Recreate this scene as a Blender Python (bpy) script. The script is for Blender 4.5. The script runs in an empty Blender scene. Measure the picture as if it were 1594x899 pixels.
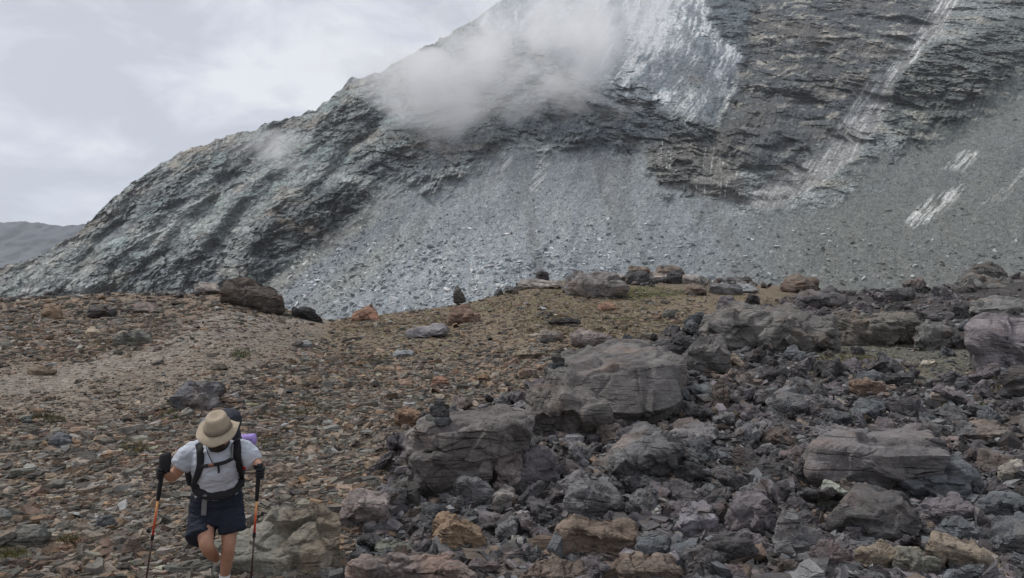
import bpy, bmesh, math, random
import numpy as np
from mathutils import Vector, Matrix
from mathutils.bvhtree import BVHTree

random.seed(7)
rng = np.random.default_rng(7)
SC = bpy.context.scene
COL = SC.collection

# ------------------------------------------------------------------ camera
PW, PH, F = 1594.0, 899.0, 1138.0
PITCH = math.atan(20.5 / F)
cam_data = bpy.data.cameras.new("camera")
cam_data.sensor_width = 36.0
cam_data.lens = 36.0 * F / PW
cam_data.clip_start = 0.1
cam_data.clip_end = 30000.0
cam = bpy.data.objects.new("camera", cam_data)
cam.rotation_euler = (math.pi / 2 + PITCH, 0, 0)
COL.objects.link(cam)
SC.camera = cam

# ------------------------------------------------------------------ sky and sun (overcast)
SUN_EL, SUN_AZ = math.radians(58), math.radians(-72)      # azimuth from +Y towards +X
world = bpy.data.worlds.new("World")
SC.world = world
world.use_nodes = True
nt = world.node_tree
nt.nodes.clear()
def wn(t, **kw):
    n = nt.nodes.new(t)
    for k, v in kw.items():
        setattr(n, k, v)
    return n
out = wn("ShaderNodeOutputWorld")
bg = wn("ShaderNodeBackground")
sky = wn("ShaderNodeTexSky", sky_type='NISHITA', sun_disc=False)
sky.sun_elevation = SUN_EL
sky.sun_rotation = SUN_AZ
sky.altitude = 2600
tc = wn("ShaderNodeTexCoord")
mp = wn("ShaderNodeMapping")
mp.inputs['Scale'].default_value = (1.0, 1.0, 2.2)
mp.inputs['Location'].default_value = (0.15, 0.45, 0.3)
nz = wn("ShaderNodeTexNoise")
nz.inputs['Scale'].default_value = 4.6
nz.inputs['Detail'].default_value = 9.0
nz.inputs['Roughness'].default_value = 0.6
nz.inputs['Distortion'].default_value = 0.35
rp = wn("ShaderNodeValToRGB")
rp.color_ramp.elements[0].position = 0.42
rp.color_ramp.elements[0].color = (0.345, 0.358, 0.40, 1)
rp.color_ramp.elements[1].position = 0.60
rp.color_ramp.elements[1].color = (0.555, 0.558, 0.575, 1)
e_ = rp.color_ramp.elements.new(0.50)
e_.color = (0.43, 0.445, 0.49, 1)
sk = wn("ShaderNodeMix", data_type='RGBA', blend_type='MULTIPLY')
sk.inputs[0].default_value = 1.0
sk.inputs[7].default_value = (0.1, 0.1, 0.1, 1)
mx = wn("ShaderNodeMix", data_type='RGBA')
mx.inputs[0].default_value = 0.94
L = nt.links.new
L(tc.outputs['Generated'], mp.inputs['Vector'])
L(mp.outputs[0], nz.inputs['Vector'])
L(nz.outputs['Fac'], rp.inputs['Fac'])
L(sky.outputs[0], sk.inputs[6])
L(sk.outputs[2], mx.inputs[6])
L(rp.outputs[0], mx.inputs[7])
L(mx.outputs[2], bg.inputs['Color'])
bg.inputs['Strength'].default_value = 1.0
L(bg.outputs[0], out.inputs['Surface'])

sun_data = bpy.data.lights.new("sun", 'SUN')
sun_data.energy = 1.5
sun_data.angle = math.radians(11)
sun_data.color = (1.0, 0.96, 0.9)
sun = bpy.data.objects.new("sun", sun_data)
sd = Vector((math.sin(SUN_AZ) * math.cos(SUN_EL), math.cos(SUN_AZ) * math.cos(SUN_EL), math.sin(SUN_EL)))
sun.rotation_euler = sd.to_track_quat('Z', 'Y').to_euler()
COL.objects.link(sun)

SC.view_settings.view_transform = 'Standard'
SC.view_settings.look = 'None'
SC.view_settings.exposure = 0.66
SC.view_settings.gamma = 1.0
SC.view_settings.use_curve_mapping = False
SC.render.engine = 'CYCLES'
SC.cycles.use_denoising = True
SC.cycles.max_bounces = 8
SC.cycles.diffuse_bounces = 3
SC.cycles.volume_bounces = 5
SC.cycles.volume_step_rate = 1.0
SC.cycles.volume_max_steps = 96

# ------------------------------------------------------------------ helpers
def tag(o, label=None, cat=None, group=None, kind=None):
    if label: o['label'] = label
    if cat: o['category'] = cat
    if group: o['group'] = group
    if kind: o['kind'] = kind
    return o

def link(name, data, parent=None, color=None):
    o = bpy.data.objects.new(name, data)
    COL.objects.link(o)
    if parent is not None:
        o.parent = parent
    if color is not None:
        o.color = (*color[:3], 1)
    return o

def np_mesh(name, verts, faces, mat=None, smooth=False, col=None):
    """verts (N,3), faces (M,k) array of equal-size polygons or list of arrays."""
    me = bpy.data.meshes.new(name)
    verts = np.asarray(verts, dtype=np.float32)
    groups = faces if isinstance(faces, list) else [faces]
    groups = [np.asarray(g, dtype=np.int32) for g in groups if len(g)]
    nl = sum(g.size for g in groups)
    nf = sum(len(g) for g in groups)
    me.vertices.add(len(verts))
    me.vertices.foreach_set("co", verts.ravel())
    me.loops.add(nl)
    me.loops.foreach_set("vertex_index", np.concatenate([g.ravel() for g in groups]))
    me.polygons.add(nf)
    tot = np.concatenate([np.full(len(g), g.shape[1], dtype=np.int32) for g in groups])
    st = np.concatenate([[0], np.cumsum(tot)[:-1]]).astype(np.int32)
    me.polygons.foreach_set("loop_start", st)
    me.polygons.foreach_set("use_smooth", np.full(nf, smooth, dtype=bool))
    if col is not None:
        a = me.color_attributes.new("Col", 'FLOAT_COLOR', 'POINT')
        c = np.ones((len(verts), 4), dtype=np.float32)
        c[:, :3] = col
        a.data.foreach_set("color", c.ravel())
    me.update(calc_edges=True)
    if mat: me.materials.append(mat)
    return me

_pr = np.random.default_rng(3)
_PERM = np.tile(_pr.permutation(256), 3).astype(np.int32)
_G = _pr.normal(size=(256, 3)).astype(np.float32)
_G /= np.linalg.norm(_G, axis=1, keepdims=True)
def perlin(p, seed=0):
    p = np.asarray(p, dtype=np.float32) + np.float32(seed * 17.31 + 100.7)
    i = np.floor(p).astype(np.int32)
    f = p - i
    i &= 255
    w = f * f * f * (f * (f * 6 - 15) + 10)
    res = 0
    for dx in (0, 1):
        a = _PERM[i[:, 0] + dx]
        wx = w[:, 0] if dx else 1 - w[:, 0]
        for dy in (0, 1):
            b = _PERM[a + i[:, 1] + dy]
            wy = w[:, 1] if dy else 1 - w[:, 1]
            for dz in (0, 1):
                g = _G[_PERM[b + i[:, 2] + dz] & 255]
                wz = w[:, 2] if dz else 1 - w[:, 2]
                res = res + wx * wy * wz * (g[:, 0] * (f[:, 0] - dx) + g[:, 1] * (f[:, 1] - dy) + g[:, 2] * (f[:, 2] - dz))
    return res * 1.6
def fbm(p, octv=4, seed=0, gain=0.5):
    p = np.asarray(p, dtype=np.float32)
    s, a, n = 0, 1.0, 0
    for k in range(octv):
        s = s + a * perlin(p * np.float32(2.03 ** k), seed + k)
        n += a
        a *= gain
    return s / n
def ridged(p, octv=4, seed=0, gain=0.5):
    p = np.asarray(p, dtype=np.float32)
    s, a, n = 0, 1.0, 0
    for k in range(octv):
        s = s + a * (1 - 2 * np.abs(perlin(p * np.float32(2.03 ** k), seed + k)))
        n += a
        a *= gain
    return s / n
def worley(p, seed=0):
    """nearest cell: offset from its centre (N,3), three hash values (N,3), edge closeness"""
    p = np.asarray(p, dtype=np.float32) + np.float32(seed * 13.7 + 50)
    i = np.floor(p).astype(np.int32)
    b1 = np.full(len(p), 9e9, dtype=np.float32); b2 = b1.copy()
    off = np.zeros_like(p); hh = np.zeros(len(p), dtype=np.int32)
    for dx in (-1, 0, 1):
        for dy in (-1, 0, 1):
            for dz in (-1, 0, 1):
                c = i + np.array([dx, dy, dz], dtype=np.int32)
                cm = c & 255
                h = _PERM[_PERM[_PERM[cm[:, 0]] + cm[:, 1]] + cm[:, 2]] & 255
                v = p - (c + 0.5 + 0.42 * _G[h])
                d = (v * v).sum(1)
                m = d < b1
                b2 = np.where(m, b1, np.minimum(b2, d))
                b1 = np.where(m, d, b1)
                off[m] = v[m]; hh[m] = h[m]
    g = _G[_PERM[hh + 7] & 255]
    return off, g, (np.sqrt(b2) - np.sqrt(b1))
def sstep(a, b, x):
    t = np.clip((x - a) / (b - a), 0, 1)
    return t * t * (3 - 2 * t)
def frac_saw(q):
    f = q - np.floor(q)
    return np.where(f < 0.8, f / 0.8, (1 - f) / 0.2)

cP, sP = math.cos(PITCH), math.sin(PITCH)
def ue(px, py):
    """direction of a photograph pixel as (x/y, z/y)"""
    dx = (np.asarray(px, float) - PW / 2) / F
    dz = (PH / 2 - np.asarray(py, float)) / F
    y = cP - dz * sP
    z = sP + dz * cP
    return dx / y, z / y
def pt(px, py, d):
    u, e = ue(px, py)
    return Vector((float(u) * d, d, float(e) * d))

# ------------------------------------------------------------------ materials
class NT:
    def __init__(self, name):
        self.m = bpy.data.materials.new(name)
        self.m.use_nodes = True
        self.t = self.m.node_tree
        self.t.nodes.clear()
        self.o = self.n("ShaderNodeOutputMaterial")
    def n(self, t, **kw):
        x = self.t.nodes.new(t)
        for k, v in kw.items(): setattr(x, k, v)
        return x
    def l(self, a, b): self.t.links.new(a, b)
    def noise(self, vec, scale, detail=4, rough=0.55, dist=0.0):
        x = self.n("ShaderNodeTexNoise")
        x.inputs['Scale'].default_value = scale
        x.inputs['Detail'].default_value = detail
        x.inputs['Roughness'].default_value = rough
        x.inputs['Distortion'].default_value = dist
        self.l(vec, x.inputs['Vector'])
        return x.outputs['Fac']
    def rng(self, v, a, b, c, d):
        x = self.n("ShaderNodeMapRange")
        for i, q in enumerate((a, b, c, d)): x.inputs[i + 1].default_value = q
        self.l(v, x.inputs[0])
        return x.outputs[0]
    def math(self, op, a, b=None):
        x = self.n("ShaderNodeMath", operation=op)
        for i, v in enumerate((a, b)):
            if v is None: continue
            if isinstance(v, (int, float)): x.inputs[i].default_value = v
            else: self.l(v, x.inputs[i])
        return x.outputs[0]
    def mix(self, f, a, b, mode='MIX'):
        x = self.n("ShaderNodeMix", data_type='RGBA', blend_type=mode)
        for i, v in ((0, f), (6, a), (7, b)):
            if isinstance(v, (int, float)): x.inputs[i].default_value = v
            elif isinstance(v, tuple): x.inputs[i].default_value = (*v[:3], 1)
            else: self.l(v, x.inputs[i])
        return x.outputs[2]
    def scale(self, c, f):
        x = self.n("ShaderNodeVectorMath", operation='SCALE')
        self.l(c, x.inputs[0])
        self.l(f, x.inputs['Scale'])
        return x.outputs[0]
    def bsdf(self, col, rough=0.85, bump=None, strength=0.5, dist=0.02, spec=0.3):
        b = self.n("ShaderNodeBsdfPrincipled")
        if isinstance(col, tuple): b.inputs['Base Color'].default_value = (*col[:3], 1)
        else: self.l(col, b.inputs['Base Color'])
        if isinstance(rough, (int, float)): b.inputs['Roughness'].default_value = rough
        else: self.l(rough, b.inputs['Roughness'])
        b.inputs['Specular IOR Level'].default_value = spec
        if bump is not None:
            k = self.n("ShaderNodeBump")
            k.inputs['Strength'].default_value = strength
            k.inputs['Distance'].default_value = dist
            self.l(bump, k.inputs['Height'])
            self.l(k.outputs[0], b.inputs['Normal'])
        self.l(b.outputs[0], self.o.inputs['Surface'])
        return self.m

def rock_material(name, per_object=True, fine=1.0):
    t = NT(name)
    tc = t.n("ShaderNodeTexCoord")
    if per_object:
        oi = t.n("ShaderNodeObjectInfo")
        col = oi.outputs['Color']
        sc = t.math('MULTIPLY', oi.outputs['Random'], 90.0)
        ad = t.n("ShaderNodeVectorMath", operation='ADD')
        t.l(tc.outputs['Object'], ad.inputs[0])
        t.l(sc, ad.inputs[1])
        v = ad.outputs[0]
    else:
        at = t.n("ShaderNodeAttribute", attribute_name="Col")
        col = at.outputs['Color']
        v = tc.outputs['Object']
    mp = t.n("ShaderNodeMapping")
    mp.inputs['Rotation'].default_value = (0.25, 0.42, 0.3)
    mp.inputs['Scale'].default_value = (1.0, 1.3, 7.0)
    t.l(v, mp.inputs['Vector'])
    n1 = t.noise(v, 1.6 * fine, 8, 0.62)
    fol = t.noise(mp.outputs[0], 2.6 * fine, 7, 0.65, 0.6)
    spk = t.noise(v, 34 * fine, 3, 0.7)
    a = t.rng(n1, 0.32, 0.68, 0.52, 1.48)
    b = t.rng(fol, 0.28, 0.72, 0.80, 1.20)
    c = t.rng(spk, 0.3, 0.7, 0.76, 1.24)
    f = t.math('MULTIPLY', t.math('MULTIPLY', a, b), c)
    cc = t.scale(col, f)
    rust = t.rng(t.noise(v, 0.9 * fine, 5, 0.6, 0.4), 0.54, 0.68, 0.0, 0.5)
    cc = t.mix(rust, cc, t.mix(1.0, cc, (1.32, 0.98, 0.74), 'MULTIPLY'))
    lich = t.rng(t.noise(v, 7.5 * fine, 5, 0.7), 0.57, 0.66, 0.0, 0.42)
    cc = t.mix(lich, cc, (0.17, 0.168, 0.15))
    h = t.math('ADD', t.math('MULTIPLY', fol, 1.0), t.math('MULTIPLY', t.noise(v, 11 * fine, 9, 0.68), 0.8))
    wv = t.n("ShaderNodeMixRGB")
    wv.inputs[0].default_value = 0.24
    nn = t.n("ShaderNodeTexNoise")
    nn.inputs['Scale'].default_value = 3.0 * fine
    nn.inputs['Detail'].default_value = 5.0
    t.l(v, nn.inputs['Vector'])
    t.l(mp.outputs[0], wv.inputs[1])
    t.l(nn.outputs['Color'], wv.inputs[2])
    vo = t.n("ShaderNodeTexVoronoi", feature='DISTANCE_TO_EDGE')
    vo.inputs['Scale'].default_value = 1.05 * fine
    t.l(wv.outputs[0], vo.inputs['Vector'])
    joint = t.rng(vo.outputs['Distance'], 0.0, 0.055, -1.1, 0.0)      # open joints along the layering, here and there
    h = t.math('ADD', h, t.math('MULTIPLY', joint, t.rng(t.noise(v, 1.3 * fine, 3, 0.6), 0.46, 0.62, 0.0, 1.0)))
    return t.bsdf(cc, 0.82, h, 1.0, 0.04 / fine, 0.25)

def simple_mat(name, col, rough=0.8, nscale=60.0, var=0.25, bump=0.2, bdist=0.003, spec=0.3):
    t = NT(name)
    tc = t.n("ShaderNodeTexCoord")
    n = t.noise(tc.outputs['Object'], nscale, 4, 0.6)
    f = t.rng(n, 0.3, 0.7, 1 - var, 1 + var)
    rgb = t.n("ShaderNodeRGB")
    rgb.outputs[0].default_value = (*col, 1)
    return t.bsdf(t.scale(rgb.outputs[0], f), rough, n, bump, bdist, spec)

M_ROCK = rock_material("rock_weathered", True)
M_STONE = rock_material("stone_loose", True, 2.2)
M_DEBRIS = rock_material("debris_stone", False, 2.0)

# ------------------------------------------------------------------ terrain function
C_PX = [-600, 0, 100, 170, 300, 345, 440, 510, 560, 620, 700, 760, 830, 880, 960, 1090, 1200, 1280, 1350, 1420, 1480, 1540, 1600, 2200]
C_PY = [450, 464, 460, 454, 456, 458, 483, 499, 494, 486, 475, 463, 440, 437, 438, 438, 443, 452, 453, 452, 444, 434, 428, 410]
C_D = [30, 30, 31, 31, 30, 29, 28, 27, 28, 29, 31, 33, 36, 38, 40, 42, 43, 42, 42, 42, 42, 42, 42, 44]
def ground_raw(x, y):
    x = np.asarray(x, float); y = np.asarray(y, float)
    yy = np.maximum(y, 3.0)
    px = PW / 2 + x / yy * F
    ec = (470 - np.interp(px, C_PX, C_PY)) / F
    dc = np.interp(px, C_PX, C_D)
    zc = ec * dc
    d0, z0 = 6.3, -2.44
    t = (y - d0) / (dc - d0)
    z = z0 + (zc - z0) * np.clip(t, 0, 1)
    back = np.maximum(y - dc, 0)
    z = z - 0.55 * back * back / (back + 6) - 0.0
    z = np.maximum(z, -30 - 0.004 * back)
    nb = np.clip((d0 - y) / 5.0, 0, 1)
    z = z + (-1.68 - z0) * (nb * nb * (3 - 2 * nb))
    return z, t
def ground_np(x, y):
    z, t = ground_raw(x, y)
    p = np.stack([x, y, np.zeros_like(x)], 1)
    amp = sstep(1.0, 9.0, y) * (1 - 0.55 * sstep(0.75, 1.0, t))
    z = z + amp * (0.26 * fbm(p / 5.0, 3, 11) + 0.10 * fbm(p / 1.3, 3, 12) + 0.035 * fbm(p / 0.35, 3, 13))
    return z

NU, ND = 760, 460
GU = np.linspace(-1.35, 1.35, NU)
GD = np.geomspace(2.5, 62.0, ND)
gx = (GU[None, :] * GD[:, None]); gy = np.repeat(GD[:, None], NU, 1)
GZ = ground_np(gx.ravel(), gy.ravel()).reshape(ND, NU)
def ground_at(x, y):
    x = np.asarray(x, float); y = np.asarray(y, float)
    iu = np.clip((x / y - GU[0]) / (GU[1] - GU[0]), 0, NU - 1.001)
    idd = np.clip(np.log(y / GD[0]) / math.log(GD[1] / GD[0]), 0, ND - 1.001)
    a = iu.astype(int); b = idd.astype(int)
    fa = iu - a; fb = idd - b
    return (GZ[b, a] * (1 - fa) * (1 - fb) + GZ[b, a + 1] * fa * (1 - fb) + GZ[b + 1, a] * (1 - fa) * fb + GZ[b + 1, a + 1] * fa * fb)
def hit(px, py):
    """distance at which the sight line of a photo pixel meets the ground (nan = none)"""
    u, e = ue(np.atleast_1d(px), np.atleast_1d(py))
    res = np.full(u.shape, np.nan)
    for d in np.geomspace(4.0, 48.0, 420):
        zz = ground_at(u * d, np.full_like(u, d))
        m = np.isnan(res) & (e * d <= zz)
        res[m] = d
    return res

def poly_mask(X, Y, poly, soft=6.0):
    """soft inside mask of a polygon"""
    P = np.asarray(poly, dtype=np.float32)
    n = len(P)
    inside = np.zeros(X.shape, bool)
    dist = np.full(X.shape, 1e9, dtype=np.float32)
    for i in range(n):
        x0, y0 = P[i]; x1, y1 = P[(i + 1) % n]
        dx, dy = x1 - x0, y1 - y0
        t = np.clip(((X - x0) * dx + (Y - y0) * dy) / (dx * dx + dy * dy + 1e-9), 0, 1)
        dist = np.minimum(dist, np.hypot(X - x0 - t * dx, Y - y0 - t * dy))
        c = (y0 > Y) != (y1 > Y)
        with np.errstate(divide='ignore', invalid='ignore'):
            xi = dx * (Y - y0) / (dy if dy else 1e-9) + x0
        inside ^= c & (X < xi)
    s = np.where(inside, dist, -dist)
    if soft is None: return s
    return sstep(-soft, soft, s)
def line_dist(X, Y, pts):
    dist = np.full(X.shape, 1e9, dtype=np.float32)
    for (x0, y0), (x1, y1) in zip(pts, pts[1:]):
        dx, dy = x1 - x0, y1 - y0
        t = np.clip(((X - x0) * dx + (Y - y0) * dy) / (dx * dx + dy * dy), 0, 1)
        dist = np.minimum(dist, np.hypot(X - x0 - t * dx, Y - y0 - t * dy))
    return dist
def ell(X, Y, cx, cy, rx, ry, ang=0):
    a = math.radians(ang)
    dx, dy = X - cx, Y - cy
    p = (dx * math.cos(a) + dy * math.sin(a)) / rx
    q = (-dx * math.sin(a) + dy * math.cos(a)) / ry
    return np.exp(-(p * p + q * q))
def lerp3(c, col, m):
    return c + (np.asarray(col, dtype=np.float32)[None, :] - c) * m[:, None]

# ------------------------------------------------------------------ mountain
def build_mountain():
    cx = np.concatenate([np.linspace(-700, -60, 60)[:-1], np.arange(-60, 1660, 1.6), np.linspace(1660, 2300, 60)])
    s_px = [-700, -60, 0, 35, 60, 110, 145, 190, 240, 290, 340, 400, 450, 490, 520, 545, 560, 600, 640, 680, 720, 770, 790, 900, 1100, 1400, 1700, 2300]
    s_py = [470, 430, 416, 408, 401, 371, 341, 297, 263, 231, 214, 196, 184, 171, 150, 124, 118, 106, 82, 64, 41, 12, 1, -60, -170, -240, -260, -200]
    yc = np.interp(cx, s_px, s_py)
    q = np.stack([cx, cx * 0, cx * 0], 1)
    yc = yc + 7 * fbm(q / 60, 3, 31) + 6.0 * fbm(q / 16, 4, 32, 0.6) - 7.0 * (ridged(q / 34, 4, 33, 0.6) - 0.45)
    nv1, nv2 = 400, 46
    rows = []
    for k in range(nv1):
        a = k / (nv1 - 1)
        rows.append(545 + (np.maximum(yc, -25) - 545) * a)
    for k in range(1, nv2):
        a = k / (nv2 - 1)
        rows.append(np.where(yc < -25, -25 + (yc + 25) * a, yc - 0.002 * k))
    PY = np.array(rows, dtype=np.float32)
    nr, nc = PY.shape
    PX = np.repeat(cx[None, :].astype(np.float32), nr, 0)
    X = PX.ravel(); Y = PY.ravel()
    u, e = ue(X, Y)
    # broad form: a steep face rising behind the plateau
    s = np.interp(X, [-700, 0, 500, 800, 1200, 1594, 2300], [0.62, 0.66, 0.72, 0.78, 0.80, 0.80, 0.8])
    d0 = np.interp(X, [-700, 0, 400, 560, 800, 1200, 1594, 2300], [620, 520, 430, 400, 370, 350, 320, 300])
    D = s * d0 / (s - np.minimum(e, s * 0.86))
    W = np.stack([u * D, D, e * D], 1).astype(np.float32)
    # warped picture coordinates for ragged region borders
    wq = W / 26.0
    wx = fbm(wq, 4, 41); wy = fbm(wq, 4, 42)
    Xw = X + 16 * wx; Yw = Y + 13 * wy
    sd_ = poly_mask(X + 9 * wx, Y + 9 * wy, [(405, 452), (470, 392), (560, 330), (600, 292), (690, 280), (790, 225), (870, 215), (905, 215), (985, 225), (1040, 280), (1120, 312), (1170, 322), (1290, 300), (1370, 235), (1450, 170), (1700, 50), (1700, 560), (300, 560)], None)
    fl = fbm(np.stack([(X + 0.55 * Y) / 22.0, (Y - 0.55 * X) / 80.0, X * 0], 1), 4, 44, 0.6)      # runs of debris down the fall line
    fl2 = fbm(W / np.array([[30, 30, 14]], dtype=np.float32), 4, 45, 0.6)
    aa = sstep(560, 700, X)
    scree = sstep(-7 - 12 * aa, 7 + 12 * aa, sd_ + aa * (70 * fl + 55 * fl2 - 6))
    crag = poly_mask(Xw, Yw, [(880, 140), (980, 110), (1030, 160), (1100, 185), (1105, 215), (1000, 240), (900, 235), (820, 215), (690, 270), (580, 285), (560, 255), (640, 230), (760, 200)], 9)
    crag2 = poly_mask(Xw, Yw, [(395, 360), (440, 315), (500, 285), (560, 290), (580, 315), (540, 350), (480, 385), (420, 430), (385, 420)], 9)
    brown = poly_mask(Xw, Yw, [(1165, 60), (1180, -40), (1490, -40), (1420, 60), (1360, 110), (1335, 160), (1290, 215), (1230, 255), (1150, 262), (1105, 225), (1135, 160)], 6)
    wall = poly_mask(Xw, Yw, [(1075, -40), (1190, -40), (1170, 60), (1150, 120), (1110, 60)], 8)
    slab = poly_mask(Xw, Yw, [(740, -40), (1085, -40), (1110, 40), (1150, 80), (1150, 130), (1115, 190), (1040, 170), (960, 140), (900, 120), (830, 60), (740, 40)], 7)
    chute = poly_mask(Xw * 0.6 + X * 0.4, Yw * 0.6 + Y * 0.4, [(1470, -30), (1515, -30), (1478, 30), (1430, 80), (1392, 130), (1372, 190), (1330, 245), (1270, 290), (1200, 322), (1150, 318), (1180, 290), (1270, 235), (1320, 170), (1362, 112), (1400, 92), (1430, 45)], 4)
    rcliff = poly_mask(Xw, Yw, [(1385, 130), (1450, 75), (1594, 20), (1700, 40), (1700, 140), (1594, 150), (1510, 205), (1440, 235), (1385, 200), (1370, 170)], 10)
    wet = poly_mask(Xw, Yw, [(1000, 235), (1050, 205), (1110, 225), (1160, 280), (1160, 318), (1080, 300), (1020, 285)], 7)
    spur = np.clip(1 - scree - crag - brown - slab, 0, 1) * sstep(820, 620, X)
    rock = np.clip(1 - scree, 0, 1)
    # relief (toward the viewer = smaller D), in metres
    P = W.copy()
    # gullies and ribs run down the fall line
    gq = np.stack([(P[:, 0] * 0.8 + P[:, 2] * 0.35) / 60.0, P[:, 1] / 160.0, (P[:, 2] - 0.3 * P[:, 0]) / 150.0], 1)
    wv3 = np.stack([fbm(P / 70.0, 3, 57), fbm(P / 70.0, 3, 58), fbm(P / 70.0, 3, 59)], 1)
    big = ridged(gq + 0.5 * wv3, 5, 51, 0.52)
    patch = sstep(-0.25, 0.35, fbm(P / 75.0, 3, 50) + 0.5 * wv3[:, 0])        # craggy here, smooth talus there
    mid = ridged(P / np.array([[34.0, 34.0, 22.0]], dtype=np.float32) + 0.9 * wv3, 5, 52, 0.58)
    warp = fbm(P / 40.0, 4, 53)
    strat = frac_saw((P[:, 2] * 1.0 + 0.28 * P[:, 0] + 34 * warp) / 11.0)
    w2 = fbm(P / 17.0, 4, 60)
    strat2 = frac_saw((P[:, 2] * 1.0 - 0.22 * P[:, 0] + 30 * warp + 7 * w2) / 7.5)
    fine = fbm(P / 6.0, 5, 54, 0.66)
    pst = np.stack([P[:, 0] / 6.0, P[:, 1] / 60.0, (P[:, 2] + 0.7 * P[:, 0]) / 60.0], 1)
    rib = fbm(pst, 4, 55, 0.6)
    wq3 = P + 9.0 * np.stack([fbm(P / 22.0, 4, 73), fbm(P / 22.0, 4, 74), fbm(P / 22.0, 4, 75)], 1)
    sh1 = wq3[:, 2] + 0.35 * wq3[:, 0]
    o1, g1, e1 = worley(np.stack([wq3[:, 0] / 26.0, wq3[:, 1] / 26.0, sh1 / 15.0], 1), 1)
    o2, g2, e2 = worley(np.stack([wq3[:, 0] / 8.5, wq3[:, 1] / 8.5, sh1 / 5.0], 1), 2)
    fac1 = np.clip((o1 * g1).sum(1) * 1.5, -1, 1) + 0.5 * g1[:, 2]
    fac2 = np.clip((o2 * g2).sum(1) * 1.5, -1, 1) + 0.5 * g2[:, 2]
    rk = rock * (1 - 0.9 * slab) * (1 - 0.92 * chute) * (1 - 0.45 * brown)
    o3, g3, e3 = worley(np.stack([wq3[:, 0] / 3.4, wq3[:, 1] / 3.4, sh1 / 2.2], 1), 3)
    fac3 = np.clip((o3 * g3).sum(1) * 1.5, -1, 1) + 0.5 * g3[:, 2]
    pk = patch * patch
    form = np.zeros(len(X), dtype=np.float32)
    for ln, wd, am in (([(575, 140), (500, 215), (430, 268), (350, 335), (240, 410)], 22, 9), ([(310, 232), (262, 300), (200, 372), (130, 440)], 22, 8),
                       ([(640, 210), (560, 268), (480, 300), (400, 362), (365, 430)], 20, 8), ([(440, 195), (390, 255), (320, 330), (230, 420)], 16, -8),
                       ([(540, 175), (475, 245), (400, 300), (330, 380)], 14, -8), ([(600, 180), (545, 235), (500, 290), (440, 330)], 12, -7),
                       ([(240, 275), (190, 340), (120, 420)], 14, -6), ([(770, 205), (740, 240), (660, 290)], 16, 5), ([(930, 150), (905, 200), (850, 260)], 18, 6),
                       ([(1010, 180), (985, 230), (930, 290)], 14, -5), ([(1180, 30), (1160, 130), (1110, 220)], 14, -7), ([(1260, 20), (1240, 130), (1180, 240)], 20, 5),
                       ([(1400, 20), (1340, 110), (1290, 190)], 22, 6), ([(1594, 60), (1500, 150), (1420, 230)], 24, 6)):
        dd_ = line_dist(X + 14 * wx, Y + 14 * wy, ln)
        form += am * np.exp(-(dd_ / wd) ** 2) * (1 - 0.9 * scree)
    rel = (20.0 * big) * (0.15 + 0.85 * (1 - sstep(-30, 45, sd_))) * (1 - 0.8 * slab) + 1.7 * form
    rel += rk * ((0.5 + 3.6 * pk) * fac1 + (0.45 + 1.8 * pk) * fac2 + (0.6 + 0.5 * pk) * fac3 + 0.8 * mid + 1.0 * fine)
    rel += (crag + crag2 + 0.7 * rcliff) * (3.0 * fac1 + 1.5 * fac2 + 1.0 * fine) * rock
    rib2 = ridged(np.stack([(X + 0.35 * Y + 12 * wx) / 26.0, (Y - 0.35 * X) / 95.0, X * 0 + 31], 1), 4, 79, 0.58)
    rel += (brown + 0.6 * rcliff) * (1.0 + 0.8 * fine + 1.0 * mid + 5.0 * rib2) + brown * 1.4 * fac1
    rel += slab * (1.6 * rib + 1.2 * pk * fac2) - chute * 2.5 + chute * 0.8 * rib
    rel += scree * (0.6 * fine + 2.6 * fbm(pst * 0.5, 3, 56) + 0.5 * fl)
    rel += wet * (0.5 + 1.5 * mid)
    D2 = D - rel * np.clip((D - 250) / 150, 0.3, 1.6) * 0.8
    V = np.stack([u * D2, D2, e * D2], 1).astype(np.float32)
    # ---- rock colours, with crevice shade painted in near the end
    n1 = fbm(P / 60, 4, 61); n2 = fbm(P / 14, 4, 62); n3 = fbm(P / 3.2, 3, 63, 0.7)
    col = np.tile(np.array([[0.250, 0.262, 0.252]], dtype=np.float32), (len(X), 1))
    col = lerp3(col, (0.335, 0.335, 0.315), sstep(0.0, 0.35, n1 + 0.5 * n2) * (1 - 0.6 * patch))
    col = lerp3(col, (0.315, 0.275, 0.225), sstep(0.05, 0.4, fbm(P / 28, 4, 71)) * 0.7)
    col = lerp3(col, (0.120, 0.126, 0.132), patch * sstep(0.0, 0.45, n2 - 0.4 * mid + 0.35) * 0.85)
    col = lerp3(col, (0.23, 0.275, 0.262), spur * sstep(0, 0.4, fbm(P / 40, 3, 64)) * 0.7)
    cr = sstep(60, 0, Y - np.repeat(yc[None, :], nr, 0).ravel()) * spur
    col = lerp3(col, (0.30, 0.265, 0.22), cr * sstep(-0.2, 0.4, n2) * 0.7)
    # scree
    sc_c = np.tile(np.array([[0.205, 0.215, 0.220]], dtype=np.float32), (len(X), 1))
    sc_c = lerp3(sc_c, (0.30, 0.315, 0.325), ell(X, Y, 700, 440, 190, 60, -15) * 0.9)
    sc_c = lerp3(sc_c, (0.235, 0.228, 0.195), ell(X, Y, 560, 425, 110, 20, -38) * 0.6)
    sc_c = lerp3(sc_c, (0.150, 0.150, 0.138), sstep(1080, 1320, X + 0.25 * (Y - 300)))
    sc_c = lerp3(sc_c, (0.150, 0.156, 0.165), ell(Xw, Yw, 600, 345, 110, 16, -38) * 0.75)
    sc_c = lerp3(sc_c, (0.150, 0.148, 0.142), sstep(0.05, 0.4, fbm(pst * 0.35, 3, 65)) * 0.6)
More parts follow.
